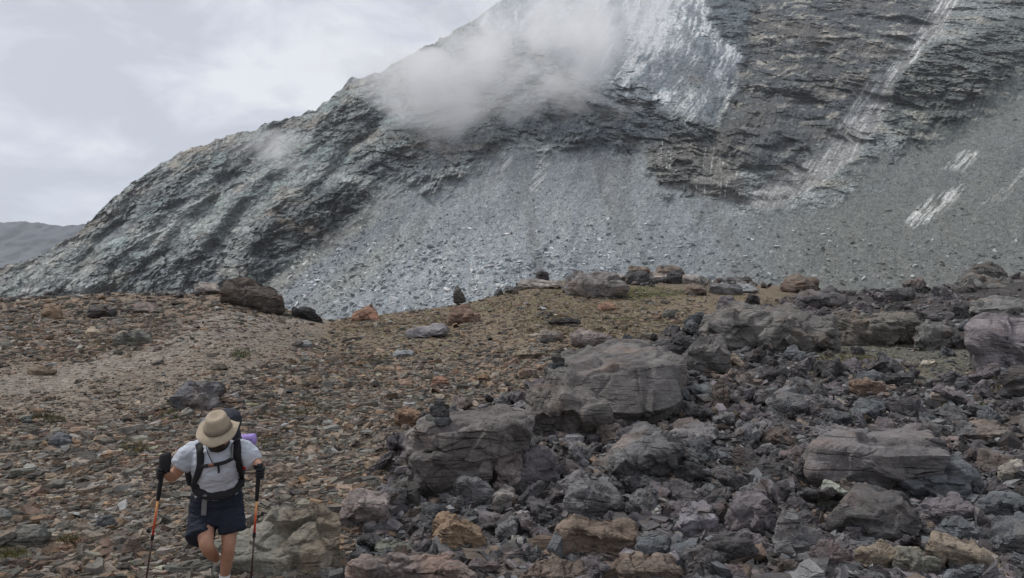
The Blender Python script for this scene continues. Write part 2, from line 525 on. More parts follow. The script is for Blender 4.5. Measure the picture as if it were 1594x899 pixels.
    sc_c = lerp3(sc_c, (0.265, 0.265, 0.255), sstep(0.04, 0.3, fl) * 0.5 * sstep(1300, 900, X) * sstep(520, 700, X))
    sc_c = lerp3(sc_c, (0.115, 0.120, 0.122), sstep(0.05, 0.32, -fl) * 0.42 * sstep(520, 700, X))
    sc_c = lerp3(sc_c, (0.245, 0.235, 0.21), sstep(26, 4, np.abs(sd_ - 12)) * sstep(640, 560, X) * 0.8)
    sc_c = lerp3(sc_c, (0.165, 0.165, 0.165), sstep(330, 250, Y) * sstep(0.0, 0.3, fl2) * 0.7)
    col = col + (sc_c * np.array([[1.22, 1.22, 1.21]], dtype=np.float32) - col) * scree[:, None]
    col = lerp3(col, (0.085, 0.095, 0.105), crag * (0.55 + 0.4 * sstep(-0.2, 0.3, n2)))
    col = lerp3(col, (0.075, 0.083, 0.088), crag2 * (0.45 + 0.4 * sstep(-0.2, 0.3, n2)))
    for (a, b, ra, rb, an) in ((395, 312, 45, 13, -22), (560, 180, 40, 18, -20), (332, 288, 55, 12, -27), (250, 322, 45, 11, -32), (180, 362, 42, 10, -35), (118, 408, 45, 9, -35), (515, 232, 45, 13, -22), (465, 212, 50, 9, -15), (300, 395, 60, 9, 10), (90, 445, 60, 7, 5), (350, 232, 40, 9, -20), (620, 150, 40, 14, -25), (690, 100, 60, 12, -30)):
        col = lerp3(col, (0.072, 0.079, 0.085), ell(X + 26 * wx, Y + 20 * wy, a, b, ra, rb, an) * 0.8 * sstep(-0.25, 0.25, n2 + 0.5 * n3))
    lb = fbm(np.stack([(X + 12 * wx) / 40.0, (Y + 0.12 * X + 16 * wy) / 4.6, X * 0 + 21], 1), 4, 77, 0.62)
    lbs = fbm(np.stack([(X + 18 * wx) / 24.0, (Y + 0.35 * X + 20 * wy) / 5.0, X * 0 + 23], 1), 4, 78, 0.62)
    col = lerp3(col, (0.36, 0.345, 0.315), spur * sstep(0.12, 0.42, lbs + 0.4 * n1) * 0.6)
    col = lerp3(col, (0.11, 0.115, 0.12), spur * sstep(0.12, 0.42, -lbs + 0.3 * n1) * 0.6)
    # warm stained rock
    for (a, b, ra, rb, an, k) in ((455, 345, 55, 14, 18, 0.85), (640, 225, 80, 16, 8, 0.6), (720, 228, 70, 10, -6, 0.6), (1075, 235, 30, 18, 30, 0.5), (300, 245, 60, 12, -25, 0.4), (1225, 110, 60, 40, 0, 0.35)):
        col = lerp3(col, (0.235, 0.175, 0.125), ell(Xw, Yw, a, b, ra, rb, an) * k * sstep(-0.3, 0.35, n2))
    # dark wall, brown layered cliff
    col = lerp3(col, (0.105, 0.125, 0.138), wall * 0.9)
    br = np.tile(np.array([[0.084, 0.088, 0.092]], dtype=np.float32), (len(X), 1))
    br = lerp3(br, (0.27, 0.24, 0.20), sstep(0.6, 0.95, strat2) * sstep(0.0, 0.5, n2 + w2) * 0.8)
    br = lerp3(br, (0.36, 0.325, 0.28), sstep(0.08, 0.34, lb + 0.6 * n2) * 0.9)
    br = lerp3(br, (0.06, 0.065, 0.07), sstep(0.12, 0.4, -lb) * 0.7)
    br = lerp3(br, (0.165, 0.130, 0.10), sstep(0.0, 0.4, n1) * 0.4)
    br = lerp3(br, (0.065, 0.075, 0.085), ell(Xw, Yw, 1210, 215, 70, 40, -10) * 0.8)
    col = col + (br - col) * brown[:, None] * 0.92
    # smooth streaked slab under the peak
    Xs = X + 7 * wx + 0.00055 * (Y - 60) ** 2; Ys = Y + 10 * wy
    sl_k = np.interp(X, [800, 1000, 1100, 1160], [0.75, 0.52, 0.30, 0.42])
    st = fbm(np.stack([(Xs + sl_k * Ys) / 7.0, (Ys - 0.3 * Xs) / 60.0, X * 0], 1), 4, 66, 0.62)
    stf = fbm(np.stack([(Xs + sl_k * Ys) / 2.8, (Ys - 0.3 * Xs) / 30.0, X * 0 + 5], 1), 3, 67, 0.6)
    blot = fbm(np.stack([X / 26.0, Y / 38.0, X * 0 + 11], 1), 4, 76, 0.6)
    sl = np.tile(np.array([[0.23, 0.245, 0.26]], dtype=np.float32), (len(X), 1))
    sl = lerp3(sl, (0.60, 0.60, 0.60), sstep(-0.02, 0.26, st + 0.5 * stf + 0.9 * blot - 0.1))
    sl = lerp3(sl, (0.105, 0.125, 0.14), sstep(0.02, 0.35, -st + 0.3 * stf - 0.9 * blot - 0.08) * (0.45 + 0.45 * sstep(1050, 1110, X)))
    sl = lerp3(sl, (0.70, 0.69, 0.68), poly_mask(Xw, Yw, [(985, -40), (1068, -40), (1045, 50), (1010, 110), (968, 135), (980, 60)], 10) * sstep(-0.45, 0.1, st + 0.4 * stf + 0.4 * blot) * 0.9)
    sl = lerp3(sl, (0.50, 0.50, 0.495), ell(X, Y, 860, 0, 110, 40) * 0.75)
    sl = lerp3(sl, (0.13, 0.145, 0.155), ell(Xw, Yw, 1125, 150, 35, 40, 20) * 0.6)
    col = col + (sl - col) * (slab * (1 - 0.8 * ell(Xw, Yw, 1075, 125, 26, 22)))[:, None]
    # chute
    ch = fbm(np.stack([(X + 0.62 * Y) / 4.2, (Y - 0.62 * X) / 70.0, X * 0 + 9], 1), 4, 68, 0.62)
    cc = np.tile(np.array([[0.30, 0.285, 0.27]], dtype=np.float32), (len(X), 1))
    cc = lerp3(cc, (0.72, 0.70, 0.67), sstep(0.0, 0.30, ch) * sstep(420, 60, Y))
    cc = lerp3(cc, (0.135, 0.125, 0.115), sstep(0.12, 0.45, -ch) * 0.8)
    col = col + (cc - col) * chute[:, None] * 0.95
    # greenish dark cliffs with pale lumps at right
    col = lerp3(col, (0.085, 0.094, 0.088), rcliff * 0.75)
    col = lerp3(col, (0.30, 0.285, 0.245), rcliff * sstep(0.06, 0.34, n2 + 0.5 * n3) * 0.85)
    col = lerp3(col, (0.105, 0.112, 0.108), ell(Xw, Yw, 1580, 50, 90, 45, -25) * 0.6)
    # wet wall with pale vertical runs, and pale bedrock slabs showing in the scree
    vs = fbm(np.stack([(X + 0.1 * Y) / 4.0, Y / 55.0, X * 0 + 2], 1), 4, 69, 0.6)
    col = lerp3(col, (0.17, 0.155, 0.135), wet * 0.8)
    col = lerp3(col, (0.55, 0.54, 0.51), wet * sstep(0.22, 0.42, vs))
    pst2 = fbm(np.stack([(X + 0.9 * Y) / 4.5, (Y - 0.9 * X) / 40.0, X * 0 + 3], 1), 4, 70, 0.6)
    for poly, k in (([(1408, 345), (1440, 312), (1478, 290), (1504, 288), (1480, 318), (1440, 350), (1418, 356)], 0.95),
                    ([(1468, 262), (1500, 235), (1530, 236), (1500, 266)], 0.75), ([(1528, 318), (1570, 280), (1600, 255), (1600, 268), (1560, 312)], 0.45),
                    ([(826, 296), (838, 248), (858, 232), (852, 262), (838, 300)], 0.6), ([(772, 266), (792, 242), (800, 246), (780, 268)], 0.6),
                    ([(1225, 322), (1255, 290), (1266, 292), (1240, 322)], 0.55), ([(1125, 165), (1140, 125), (1148, 128), (1132, 172)], 0.7),
                    ([(1040, 185), (1050, 140), (1085, 150), (1082, 190)], 0.5)):
        m = poly_mask(Xw * 0.35 + X * 0.65, Yw * 0.35 + Y * 0.65, poly, 4)
        col = lerp3(col, (0.64, 0.62, 0.58), m * k * sstep(-0.12, 0.16, pst2))
        col = lerp3(col, (0.14, 0.13, 0.12), m * k * sstep(0.15, 0.35, -pst2) * 0.7)
    # stone-to-stone variation and painted crevice shade
    wn_ = rng.normal(size=len(X)).astype(np.float32)
    col = col * (1 + rk * ((0.05 + 0.13 * pk) * g1[:, 0] + (0.10 + 0.18 * pk) * g2[:, 1] + 0.34 * g3[:, 2]))[:, None]
    crev_shade = np.maximum.reduce([sstep(0.15, 0.6, -fine + 0.3 * n3), sstep(0.13, 0.02, e2) * 0.8 * pk, sstep(0.09, 0.02, e1) * 0.8 * pk])
    g = (1 + 0.46 * n3 + 0.28 * n2 * rock) * (1 + 0.8 * fbm(P / 1.5, 2, 72) * rock)
    col = lerp3(col, (0.07, 0.073, 0.077), rock * (1 - slab) * crev_shade * 0.55)  # shade painted into the colour of relief hollows and cell borders
    g *= 1 + scree * (0.16 * wn_ + 0.55 * (wn_ > 1.75) * ell(X, Y, 760, 420, 420, 130) - 0.25 * (wn_ < -1.7)) + (1 - scree) * 0.15 * wn_
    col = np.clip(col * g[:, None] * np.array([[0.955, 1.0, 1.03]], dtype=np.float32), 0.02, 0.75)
    # back side so that the mountain is a solid form
    Vg = V.reshape(nr, nc, 3); Cg = col.reshape(nr, nc, 3)
    back, bcol = [], []
    top = Vg[-1]
    for k, (f, dz) in enumerate(((1.03, -8), (1.10, -60), (1.25, -220), (1.5, -600))):
        b = top.copy()
        b[:, 0] *= f; b[:, 1] *= f
        b[:, 2] = np.maximum(b[:, 2] + dz, -45)
        back.append(b); bcol.append(Cg[-1])
    Vg = np.concatenate([Vg, np.array(back)], 0); Cg = np.concatenate([Cg, np.array(bcol)], 0)
    nr2 = Vg.shape[0]
    idx = np.arange(nr2 * nc).reshape(nr2, nc)
    fcs = np.stack([idx[:-1, :-1], idx[:-1, 1:], idx[1:, 1:], idx[1:, :-1]], -1).reshape(-1, 4)
    t = NT("mountain_rock")
    at = t.n("ShaderNodeAttribute", attribute_name="Col")
    tcn = t.n("ShaderNodeTexCoord")
    n = t.noise(tcn.outputs['Object'], 0.9, 8, 0.7)
    cc = t.scale(at.outputs['Color'], t.rng(n, 0.3, 0.7, 0.7, 1.3))
    mat = t.bsdf(cc, 0.9, t.noise(tcn.outputs['Object'], 0.35, 10, 0.72), 0.9, 1.6, 0.15)
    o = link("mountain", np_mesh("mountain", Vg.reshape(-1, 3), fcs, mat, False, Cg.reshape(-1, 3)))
    tag(o, "grey rocky mountainside with scree fan, brown cliffs and pale streaked slabs", "mountain", None, "structure")
    # tumbled blocks lying on the scree (far too many to count)
    pick = rng.random(len(X)) < (scree * (0.02 + 0.10 * ell(X, Y, 740, 425, 330, 90) + 0.02 * (Y > 380))) * (X > 380) * (X < 1640)
    ids = np.nonzero(pick)[0]
    ids = ids[rng.permutation(len(ids))[:19000]]
    lib = STONE_LIB
    size = np.minimum(np.exp(rng.normal(0.0, 0.7, len(ids))), 3.4) * (0.75 + 0.75 * sstep(300, 450, Y[ids])) * np.clip(D2[ids] / 480, 0.6, 1.5)
    base = col[ids] * np.exp(rng.normal(0.26, 0.45, len(ids)))[:, None]
    me = scatter_mesh("scree_blocks", V[ids], size, np.clip(base, 0.04, 0.6), lib, M_FAR, flat=0.6)
    o = link("scree_blocks", me)
    tag(o, "loose pale grey blocks strewn over the scree slope", "scree", None, "stuff")

def hull_planes(points):
    bm = bmesh.new()
    for p in points: bm.verts.new(p)
    r = bmesh.ops.convex_hull(bm, input=bm.verts)
    bmesh.ops.delete(bm, geom=list({g for g in r['geom_interior'] if isinstance(g, bmesh.types.BMVert)}), context='VERTS')
    bm.normal_update()
    N = np.array([f.normal[:] for f in bm.faces]); C = np.array([f.verts[0].co[:] for f in bm.faces])
    vs = np.array([v.co[:] for v in bm.verts])
    bm.free()
    c = vs.mean(0)
    d = ((C - c) * N).sum(1)
    flip = d < 0
    N[flip] *= -1; d = np.abs(d)
    return N, np.maximum(d, 1e-4), c, vs

def rand_hull(r, n=11):
    """small convex stone: verts and faces of the hull of random points, unit size"""
    bm = bmesh.new()
    sh = r.uniform(-0.3, 0.3, 2)
    for a in (-1, 1):
        for b in (-1, 1):
            for c in (-1, 1):
                k = r.uniform(0.55, 1.05, 3)
                bm.verts.new((a * k[0] * 0.85 + sh[0] * c, b * k[1] * 0.62 + sh[1] * c, c * k[2] * 0.48))
    for _ in range(n - 7):
        v = r.normal(size=3); v /= np.linalg.norm(v)
        bm.verts.new((v[0] * 1.0, v[1] * 0.75, v[2] * 0.58))
    ge = bmesh.ops.convex_hull(bm, input=bm.verts)
    dead = [g for g in ge['geom_interior'] if isinstance(g, bmesh.types.BMVert)]
    if dead: bmesh.ops.delete(bm, geom=dead, context='VERTS')
    bmesh.ops.triangulate(bm, faces=bm.faces)
    bmesh.ops.recalc_face_normals(bm, faces=bm.faces)
    bm.verts.index_update()
    v = np.array([q.co[:] for q in bm.verts], dtype=np.float32) * 0.5
    f = np.array([[q.index for q in fc.verts] for fc in bm.faces], dtype=np.int32)
    bm.free()
    return v, f
STONE_LIB = [rand_hull(rng, k) for k in (7, 8, 8, 9, 9, 10, 10, 11, 12, 12)]
def plate(r, n):
    a = np.sort(r.uniform(0, 2 * math.pi, n) * 0.35 + np.arange(n) * 2 * math.pi / n * 0.65 + 0.4)
    a = np.arange(n) * 2 * math.pi / n + r.uniform(-0.35, 0.35, n)
    rad = r.uniform(0.6, 1.1, n)
    top = np.stack([np.cos(a) * rad * 0.62, np.sin(a) * rad * 0.42, 0.10 + r.uniform(-0.05, 0.05, n)], 1)
    bot = np.stack([np.cos(a) * rad * 0.66 + 0.03, np.sin(a) * rad * 0.46, np.full(n, -0.10)], 1)
    v = np.concatenate([top, bot]).astype(np.float32)
    f = [[0, i, i + 1] for i in range(1, n - 1)]
    for i in range(n):
        j = (i + 1) % n
        f += [[i, n + i, n + j], [i, n + j, j]]
    return v, np.array(f, dtype=np.int32)
PLATE_LIB = [plate(rng, k) for k in (4, 5, 5, 5, 6, 6, 6, 7)]

def scatter_mesh(name, pos, size, col, lib, mat, flat=1.0, tilt=None):
    """one mesh of many stones; tilt None = any rotation, else gaussian tilt (rad)"""
    n = len(pos)
    V, Fc, Cc, off = [], [], [], 0
    which = rng.integers(0, len(lib), n)
    yaw = rng.uniform(0, 2 * math.pi, n)
    tl = rng.normal(0, 1.0 if tilt is None else tilt, n)
    td = rng.uniform(0, 2 * math.pi, n)
    sx = rng.uniform(0.8, 1.35, n); sy = rng.uniform(0.7, 1.2, n); sz = rng.uniform(0.7, 1.3, n) * flat
    for k, (lv, lf) in enumerate(lib):
        ii = np.nonzero(which == k)[0]
        if not len(ii): continue
        v = np.repeat(lv[None], len(ii), 0) * (size[ii, None, None]) * np.stack([sx[ii], sy[ii], sz[ii]], 1)[:, None, :]
        c, s = np.cos(yaw[ii])[:, None], np.sin(yaw[ii])[:, None]
        x = v[..., 0] * c - v[..., 1] * s; y = v[..., 0] * s + v[..., 1] * c; z = v[..., 2]
        ax, ay = np.cos(td[ii])[:, None], np.sin(td[ii])[:, None]
        ct, stt = np.cos(tl[ii])[:, None], np.sin(tl[ii])[:, None]
        par = x * ax + y * ay; per = -x * ay + y * ax
        par2 = par * ct + z * stt; z2 = -par * stt + z * ct
        x = par2 * ax - per * ay; y = par2 * ay + per * ax
        w = np.stack([x, y, z2], -1) + pos[ii][:, None, :]
        V.append(w.reshape(-1, 3))
        Fc.append((lf[None] + (np.arange(len(ii)) * len(lv))[:, None, None] + off).reshape(-1, 3))
        Cc.append(np.repeat(col[ii], len(lv), 0))
        off += len(ii) * len(lv)
    return np_mesh(name, np.concatenate(V), np.concatenate(Fc), mat, False, np.concatenate(Cc))

def far_mat():
    t = NT("scree_stone")
    at = t.n("ShaderNodeAttribute", attribute_name="Col")
    tcn = t.n("ShaderNodeTexCoord")
    n = t.noise(tcn.outputs['Object'], 1.5, 4, 0.6)
    return t.bsdf(t.scale(at.outputs['Color'], t.rng(n, 0.3, 0.7, 0.75, 1.25)), 0.9, None, 0, 0, 0.2)
M_FAR = far_mat()
build_mountain()

def build_far_ridge():
    cx = np.arange(-900, 420, 4.0)
    yc = np.interp(cx, [-900, -300, 0, 60, 100, 140, 200, 300, 420], [330, 335, 345, 346, 352, 344, 350, 352, 360])
    q = np.stack([cx, cx * 0, cx * 0], 1)
    yc = yc + 6 * fbm(q / 50, 4, 81) + 2.5 * fbm(q / 9, 3, 82)
    nr = 60
    PY = np.array([480 + (yc - 480) * k / (nr - 1) for k in range(nr)])
    X = np.repeat(cx[None], nr, 0).ravel(); Y = PY.ravel()
    u, e = ue(X, Y)
    D = 2700 + 600 * (480 - Y) / 130
    W = np.stack([u * D, D, e * D], 1).astype(np.float32)
    D = D - 130 * ridged(W / np.array([[260, 260, 420]]), 4, 83) - 40 * ridged(W / 70, 3, 84)
    V = np.stack([u * D, D, e * D], 1).reshape(nr, len(cx), 3)
    b = V[-1].copy(); b[:, :2] *= 1.15; b[:, 2] -= 300
    V = np.concatenate([V, b[None]], 0)
    n1 = fbm(W / 120, 4, 85)
    col = np.array([[0.040, 0.044, 0.056]]) * (1 + 0.5 * n1)[:, None]
    col = np.concatenate([col, col[-len(cx):]], 0)
    idx = np.arange(V.shape[0] * len(cx)).reshape(V.shape[0], -1)
    f = np.stack([idx[:-1, :-1], idx[:-1, 1:], idx[1:, 1:], idx[1:, :-1]], -1).reshape(-1, 4)
    o = link("hills", np_mesh("hills", V.reshape(-1, 3), f, M_FAR, True, col))
    tag(o, "distant blue grey mountain ridge at the left edge behind the spur", "hills", None, "structure")
build_far_ridge()

# ------------------------------------------------------------------ ground
RUBBLE = [(500, 960), (560, 850), (600, 770), (618, 690), (690, 640), (820, 625), (870, 560), (1000, 535), (1080, 505), (1180, 475), (1290, 448), (1420, 444), (1500, 430), (1700, 420), (1900, 430), (1900, 960)]
GRAVEL_R = [(1230, 545), (1330, 532), (1500, 540), (1530, 560), (1540, 600), (1470, 600), (1380, 575), (1260, 572)]
MEADOW = [(480, 512), (560, 492), (700, 472), (830, 440), (1000, 445), (1270, 450), (1230, 470), (1100, 490), (1060, 520), (940, 545), (850, 540), (640, 560), (500, 545)]
TRAIL = [(-300, 590), (0, 560), (130, 565), (250, 540), (360, 512), (470, 500), (510, 502), (500, 530), (400, 570), (330, 590), (250, 640), (100, 660), (0, 640), (-300, 700)]
def ground_px(V):
    y = np.maximum(V[:, 1], 2.5)
    u, e = V[:, 0] / y, V[:, 2] / y
    yy = cP + e * sP; zz = -sP + e * cP
    return PW / 2 + u / yy * F, PH / 2 - zz / yy * F
def ground_colour(V):
    px, py = ground_px(V)
    q = np.stack([V[:, 0], V[:, 1], V[:, 1] * 0], 1)
    w1, w2 = fbm(q / 1.6, 4, 91), fbm(q / 1.6, 4, 92)
    X = px + 22 * w1; Y = py + 14 * w2
    n1 = fbm(q / 3.0, 4, 93); n2 = fbm(q / 0.5, 4, 94)
    c = np.tile(np.array([[0.165, 0.126, 0.096]], dtype=np.float32), (len(V), 1))
    c = lerp3(c, (0.118, 0.108, 0.094), sstep(0.0, 0.4, n1) * 0.8)
    c = lerp3(c, (0.110, 0.100, 0.050), sstep(0.25, 0.5, n2 * 0.6 + n1 * 0.6) * 0.5)
    c = lerp3(c, (0.148, 0.118, 0.082), poly_mask(X, Y, MEADOW, 12) * 0.75)
    c = lerp3(c, (0.095, 0.098, 0.045), poly_mask(X, Y, MEADOW, 12) * sstep(0.1, 0.4, n2 + 0.5 * n1) * 0.7)
    c = lerp3(c, (0.085, 0.100, 0.035), ell(X, Y, 985, 455, 75, 8) * 0.85)
    c = lerp3(c, (0.165, 0.143, 0.118), poly_mask(X, Y, TRAIL, 14) * 0.75)
    rm = poly_mask(X, Y, RUBBLE, 14)
    c = lerp3(c, (0.052, 0.049, 0.048), rm * 0.95)  # floor painted dark to stand in for contact shade between the blocks
    g2 = poly_mask(X, Y, GRAVEL_R, 8)
    c = lerp3(c, (0.105, 0.103, 0.085), g2)
    c = lerp3(c, (0.13, 0.10, 0.06), g2 * sstep(0.1, 0.4, n1 + n2) * 0.6)
    return c * 1.12 * (1 + 0.30 * n2)[:, None]
def ground_material():
    t = NT("gravel_ground")
    at = t.n("ShaderNodeAttribute", attribute_name="Col")
    tcn = t.n("ShaderNodeTexCoord")
    v = tcn.outputs['Object']
    vo = t.n("ShaderNodeTexVoronoi")
    vo.inputs['Scale'].default_value = 17.0
    vo.inputs['Randomness'].default_value = 1.0
    t.l(v, vo.inputs['Vector'])
    sep = t.n("ShaderNodeSeparateColor")
    t.l(vo.outputs['Color'], sep.inputs[0])
    cell = t.rng(sep.outputs[0], 0, 1, 0.62, 1.42)
    vo2 = t.n("ShaderNodeTexVoronoi")
    vo2.inputs['Scale'].default_value = 55.0
    t.l(v, vo2.inputs['Vector'])
    sep2 = t.n("ShaderNodeSeparateColor")
    t.l(vo2.outputs['Color'], sep2.inputs[0])
    cell2 = t.rng(sep2.outputs[0], 0, 1, 0.7, 1.35)
    f = t.math('MULTIPLY', t.math('MULTIPLY', cell, cell2), t.rng(t.noise(v, 5, 6, 0.65), 0.3, 0.7, 0.75, 1.25))
    cc = t.scale(at.outputs['Color'], f)
    h = t.math('ADD', t.math('MULTIPLY', vo.outputs['Distance'], -1.0), t.math('MULTIPLY', t.noise(v, 20, 8, 0.7), 0.8))
    return t.bsdf(cc, 0.92, h, 1.0, 0.03, 0.15)
M_GROUND = ground_material()
def build_ground():
    V = np.stack([gx, gy, GZ], -1)
    near = []
    for y, wdt in ((-25, 42), (-8, 22), (-2, 9), (0.6, 5)):
        x = GU / 1.35 * wdt
        near.append(np.stack([x, np.full(NU, float(y)), np.full(NU, -1.72)], 1))
    far = []
    for d in np.geomspace(64, 900, 26):
        x = GU * d * (1 + 0.25 * (d / 900)); y = np.full(NU, d)
        z, _ = ground_raw(x, y)
        far.append(np.stack([x, y, np.maximum(z, -32.0 - 0.01 * d)], 1))
    V = np.concatenate([np.array(near), V, np.array(far)], 0)
    col = ground_colour(V.reshape(-1, 3))
    n = V.shape[0]
    idx = np.arange(n * NU).reshape(n, NU)
    f = np.stack([idx[:-1, :-1], idx[:-1, 1:], idx[1:, 1:], idx[1:, :-1]], -1).reshape(-1, 4)
    o = link("ground", np_mesh("ground", V.reshape(-1, 3), f, M_GROUND, True, col))
    tag(o, "brown stony alpine slope in the foreground", "ground", None, "structure")
    # worn path: its own thin sheet, ragged edge
    d = np.geomspace(11.5, 27.5, 170)
    cen = np.interp(d, [11.5, 12.5, 14, 16.5, 20, 23.5, 27.5], [-12.5, -10.6, -9.2, -8.6, -8.4, -8.2, -7.3])
    half = np.interp(d, [11.5, 14, 18, 23, 27.5], [1.0, 1.3, 1.3, 1.1, 0.8])
    nw = 40
    s = np.linspace(-1, 1, nw)
    q = np.stack([d, d * 0, d * 0], 1)
    l_ = half * (1 + 0.35 * fbm(q / 1.1, 3, 95)); r_ = half * (1 + 0.35 * fbm(q / 1.1, 3, 96))
    x = cen[:, None] + np.where(s[None] < 0, s[None] * l_[:, None], s[None] * r_[:, None])
    y = np.repeat(d[:, None], nw, 1)
    z = ground_at(x.ravel(), y.ravel()).reshape(x.shape) + 0.012 * (1 - np.abs(s[None]) ** 6) - 0.006 * np.abs(s[None]) ** 6
    P = np.stack([x, y, z], -1).reshape(-1, 3)
    idx = np.arange(len(P)).reshape(len(d), nw)
    f = np.stack([idx[:-1, :-1], idx[:-1, 1:], idx[1:, 1:], idx[1:, :-1]], -1).reshape(-1, 4)
    qq = np.stack([P[:, 0], P[:, 1], P[:, 0] * 0], 1)
    c = np.array([[0.205, 0.178, 0.150]]) * (1 + 0.25 * fbm(qq / 0.8, 4, 97))[:, None]
    o = link("path", np_mesh("path", P, f, M_GROUND, True, c))
    tag(o, "worn gravel footpath crossing the slope at left", "path", None, "structure")
build_ground()

# ------------------------------------------------------------------ boulders
_SPH = {}
def qsphere(n):
    """welded cube-sphere: unit directions and quads"""
    if n in _SPH: return _SPH[n]
    bm = bmesh.new()
    bmesh.ops.create_cube(bm, size=2)
    bmesh.ops.subdivide_edges(bm, edges=bm.edges, cuts=n - 1, use_grid_fill=True)
    bm.verts.index_update()
    v = np.array([q.co[:] for q in bm.verts])
    f = np.array([[q.index for q in fc.verts] for fc in bm.faces], dtype=np.int32)
    bm.free()
    v = np.tan(v * (math.pi / 4))
    v /= np.linalg.norm(v, axis=1, keepdims=True)
    _SPH[n] = (v, f)
    return _SPH[n]
def rock_shape(points, n, seed, rough=1.0, dip=(0.25, -0.1)):
    """weathered, layered rock filling the convex hull of the points"""
    N, d, c, vs = hull_planes(points)
    rs_ = np.random.default_rng(seed + 9000)
    for k_ in range(8):                                       # broken-off corners and split faces
        nn = rs_.normal(size=3); nn[2] = abs(nn[2]) * 0.7; nn /= np.linalg.norm(nn)
        N = np.vstack([N, nn]); d = np.append(d, ((vs - c) @ nn).max() * (rs_.uniform(0.74, 0.92) if k_ < 6 else rs_.uniform(0.88, 0.985)))
    ext = np.maximum((vs.max(0) - vs.min(0)) / 2, 1e-3)
    dirs, f = qsphere(n)
    dv = dirs * ext
    ln = np.linalg.norm(dv, axis=1, keepdims=True)
    dn = dv / ln
    den = dn @ N.T
    with np.errstate(divide='ignore', invalid='ignore'):
        r = np.where(den > 1e-6, d[None] / den, 1e9)
    rs = np.sort(r, axis=1)
    rmin = rs[:, 0]
    k = np.clip((rs[:, 1] - rmin) / (0.10 * rmin), 0, 1)     # knock the sharp arrises back a little
    rad = rmin
    wgt = np.exp(-(r - rmin[:, None]) / (0.010 * rmin[:, None]))
    nrm = wgt @ N + 0.22 * dn
    nrm /= np.linalg.norm(nrm, axis=1, keepdims=True)
    p = dn * rad[:, None] + c
    s = float(np.cbrt(np.prod(ext))) * 2
    facet = np.zeros(len(p))
    warp3 = np.stack([fbm((p / s * 2.5).astype(np.float32), 3, seed + 21 + j) for j in range(3)], 1) * (0.16 * s)
    for nc_, amp, off in ((12, 0.30, 0.050), (46, 0.40, 0.022)):
        cj = p[rs_.integers(0, len(p), nc_)]
        tj = rs_.normal(size=(nc_, 3)) * amp
        oj = rs_.uniform(-off, off, nc_) * s
        pw = p + warp3
        dist = np.sqrt(((pw[:, None, :] - cj[None]) ** 2).sum(2))
        jj = np.argpartition(dist, 1, axis=1)[:, :2]
        dj = np.take_along_axis(dist, jj, 1)
        sw = dj[:, 0] > dj[:, 1]
        jj[sw] = jj[sw][:, ::-1]; dj[sw] = dj[sw][:, ::-1]
        wb = 0.5 + 0.5 * np.clip((dj[:, 1] - dj[:, 0]) / (s * (0.026 if nc_ < 30 else 0.018)), 0, 1)
        f12 = [np.clip(((p - cj[j]) * tj[j]).sum(1), -0.07 * s, 0.07 * s) + oj[j] for j in (jj[:, 0], jj[:, 1])]
        facet += wb * f12[0] + (1 - wb) * f12[1]
    q = (p / s).astype(np.float32)
    ax = np.array([dip[0], dip[1], 1.0]); ax /= np.linalg.norm(ax)
    w = fbm(q * 1.6, 3, seed)
    lay = (q @ ax) * 5.5 + 1.6 * w
    lay2 = (q @ ax) * 19.0 + 3.0 * w
    crack = np.exp(-(perlin(q * np.array([1.9, 1.9, 1.3]), seed + 5) / 0.045) ** 2)
    lm = sstep(-0.2, 0.4, fbm(q * 1.1, 2, seed + 7))
    disp = (0.014 * w + 0.012 * ridged(q * 2.1, 4, seed + 1, 0.55) + lm * (0.050 * (frac_saw(lay) - 0.5) + 0.014 * (frac_saw(lay2) - 0.5))
            + 0.024 * fbm(q * 6.0, 4, seed + 2, 0.62) - 0.040 * crack
            + 0.012 * fbm(q * 17.0, 3, seed + 4, 0.65) - 0.020 * np.exp(-(perlin(q * np.array([4.1, 4.1, 2.6]), seed + 6) / 0.05) ** 2))
    p = p + nrm * ((disp * s + 0.85 * facet) * rough * np.clip(rad / (0.5 * s), 0.35, 1.0))[:, None]
    return p, f
PAL = dict(purple=(0.098, 0.089, 0.094), grey=(0.105, 0.104, 0.106), dark=(0.052, 0.049, 0.050), brown=(0.115, 0.092, 0.076), tan=(0.175, 0.145, 0.110),
           orange=(0.165, 0.118, 0.080), green=(0.155, 0.165, 0.140), pale=(0.20, 0.182, 0.168), slate=(0.085, 0.090, 0.095), red=(0.175, 0.105, 0.075),
           bluegrey=(0.165, 0.175, 0.18), olive=(0.13, 0.128, 0.108), pink=(0.150, 0.128, 0.121), cream=(0.33, 0.28, 0.21), white=(0.36, 0.35, 0.33),
           black=(0.026, 0.024, 0.025))
ALB = 1.38
PAL = {k: tuple(v * ALB for v in c) for k, c in PAL.items()}
HERO_BOXES = []
def hull_points(d, top, edge, bot, T, under=0.12):
    pts = [pt(a, b, d + T) for a, b in top]
    pts += [pt(a, b, d + 0.06 * T * ((i * 7) % 3)) for i, (a, b) in enumerate(edge)]
    ys = [b for _, b in top + edge + bot]
    drop = 0.10 * (max(ys) - min(ys))
    cxm = sum(a for a, _ in edge + bot) / len(edge + bot)
    for a, b in bot:
        pts.append(pt(a, b, d + under * T))
        pts.append(pt(a + (cxm - a) * 0.12, b + drop, d + (under + 0.2) * T))
    zlow = min(p.z for p in pts)
    for a, b in top + edge[:1] + edge[-1:]:                      # far side, sloping down to the ground
        p = pt(a + (cxm - a) * 0.15, b, d + T * 1.25)
        pts.append(Vector((p.x, p.y, zlow + 0.55 * (p.z - zlow))))
        pts.append(Vector((p.x, p.y, zlow)))
    return pts
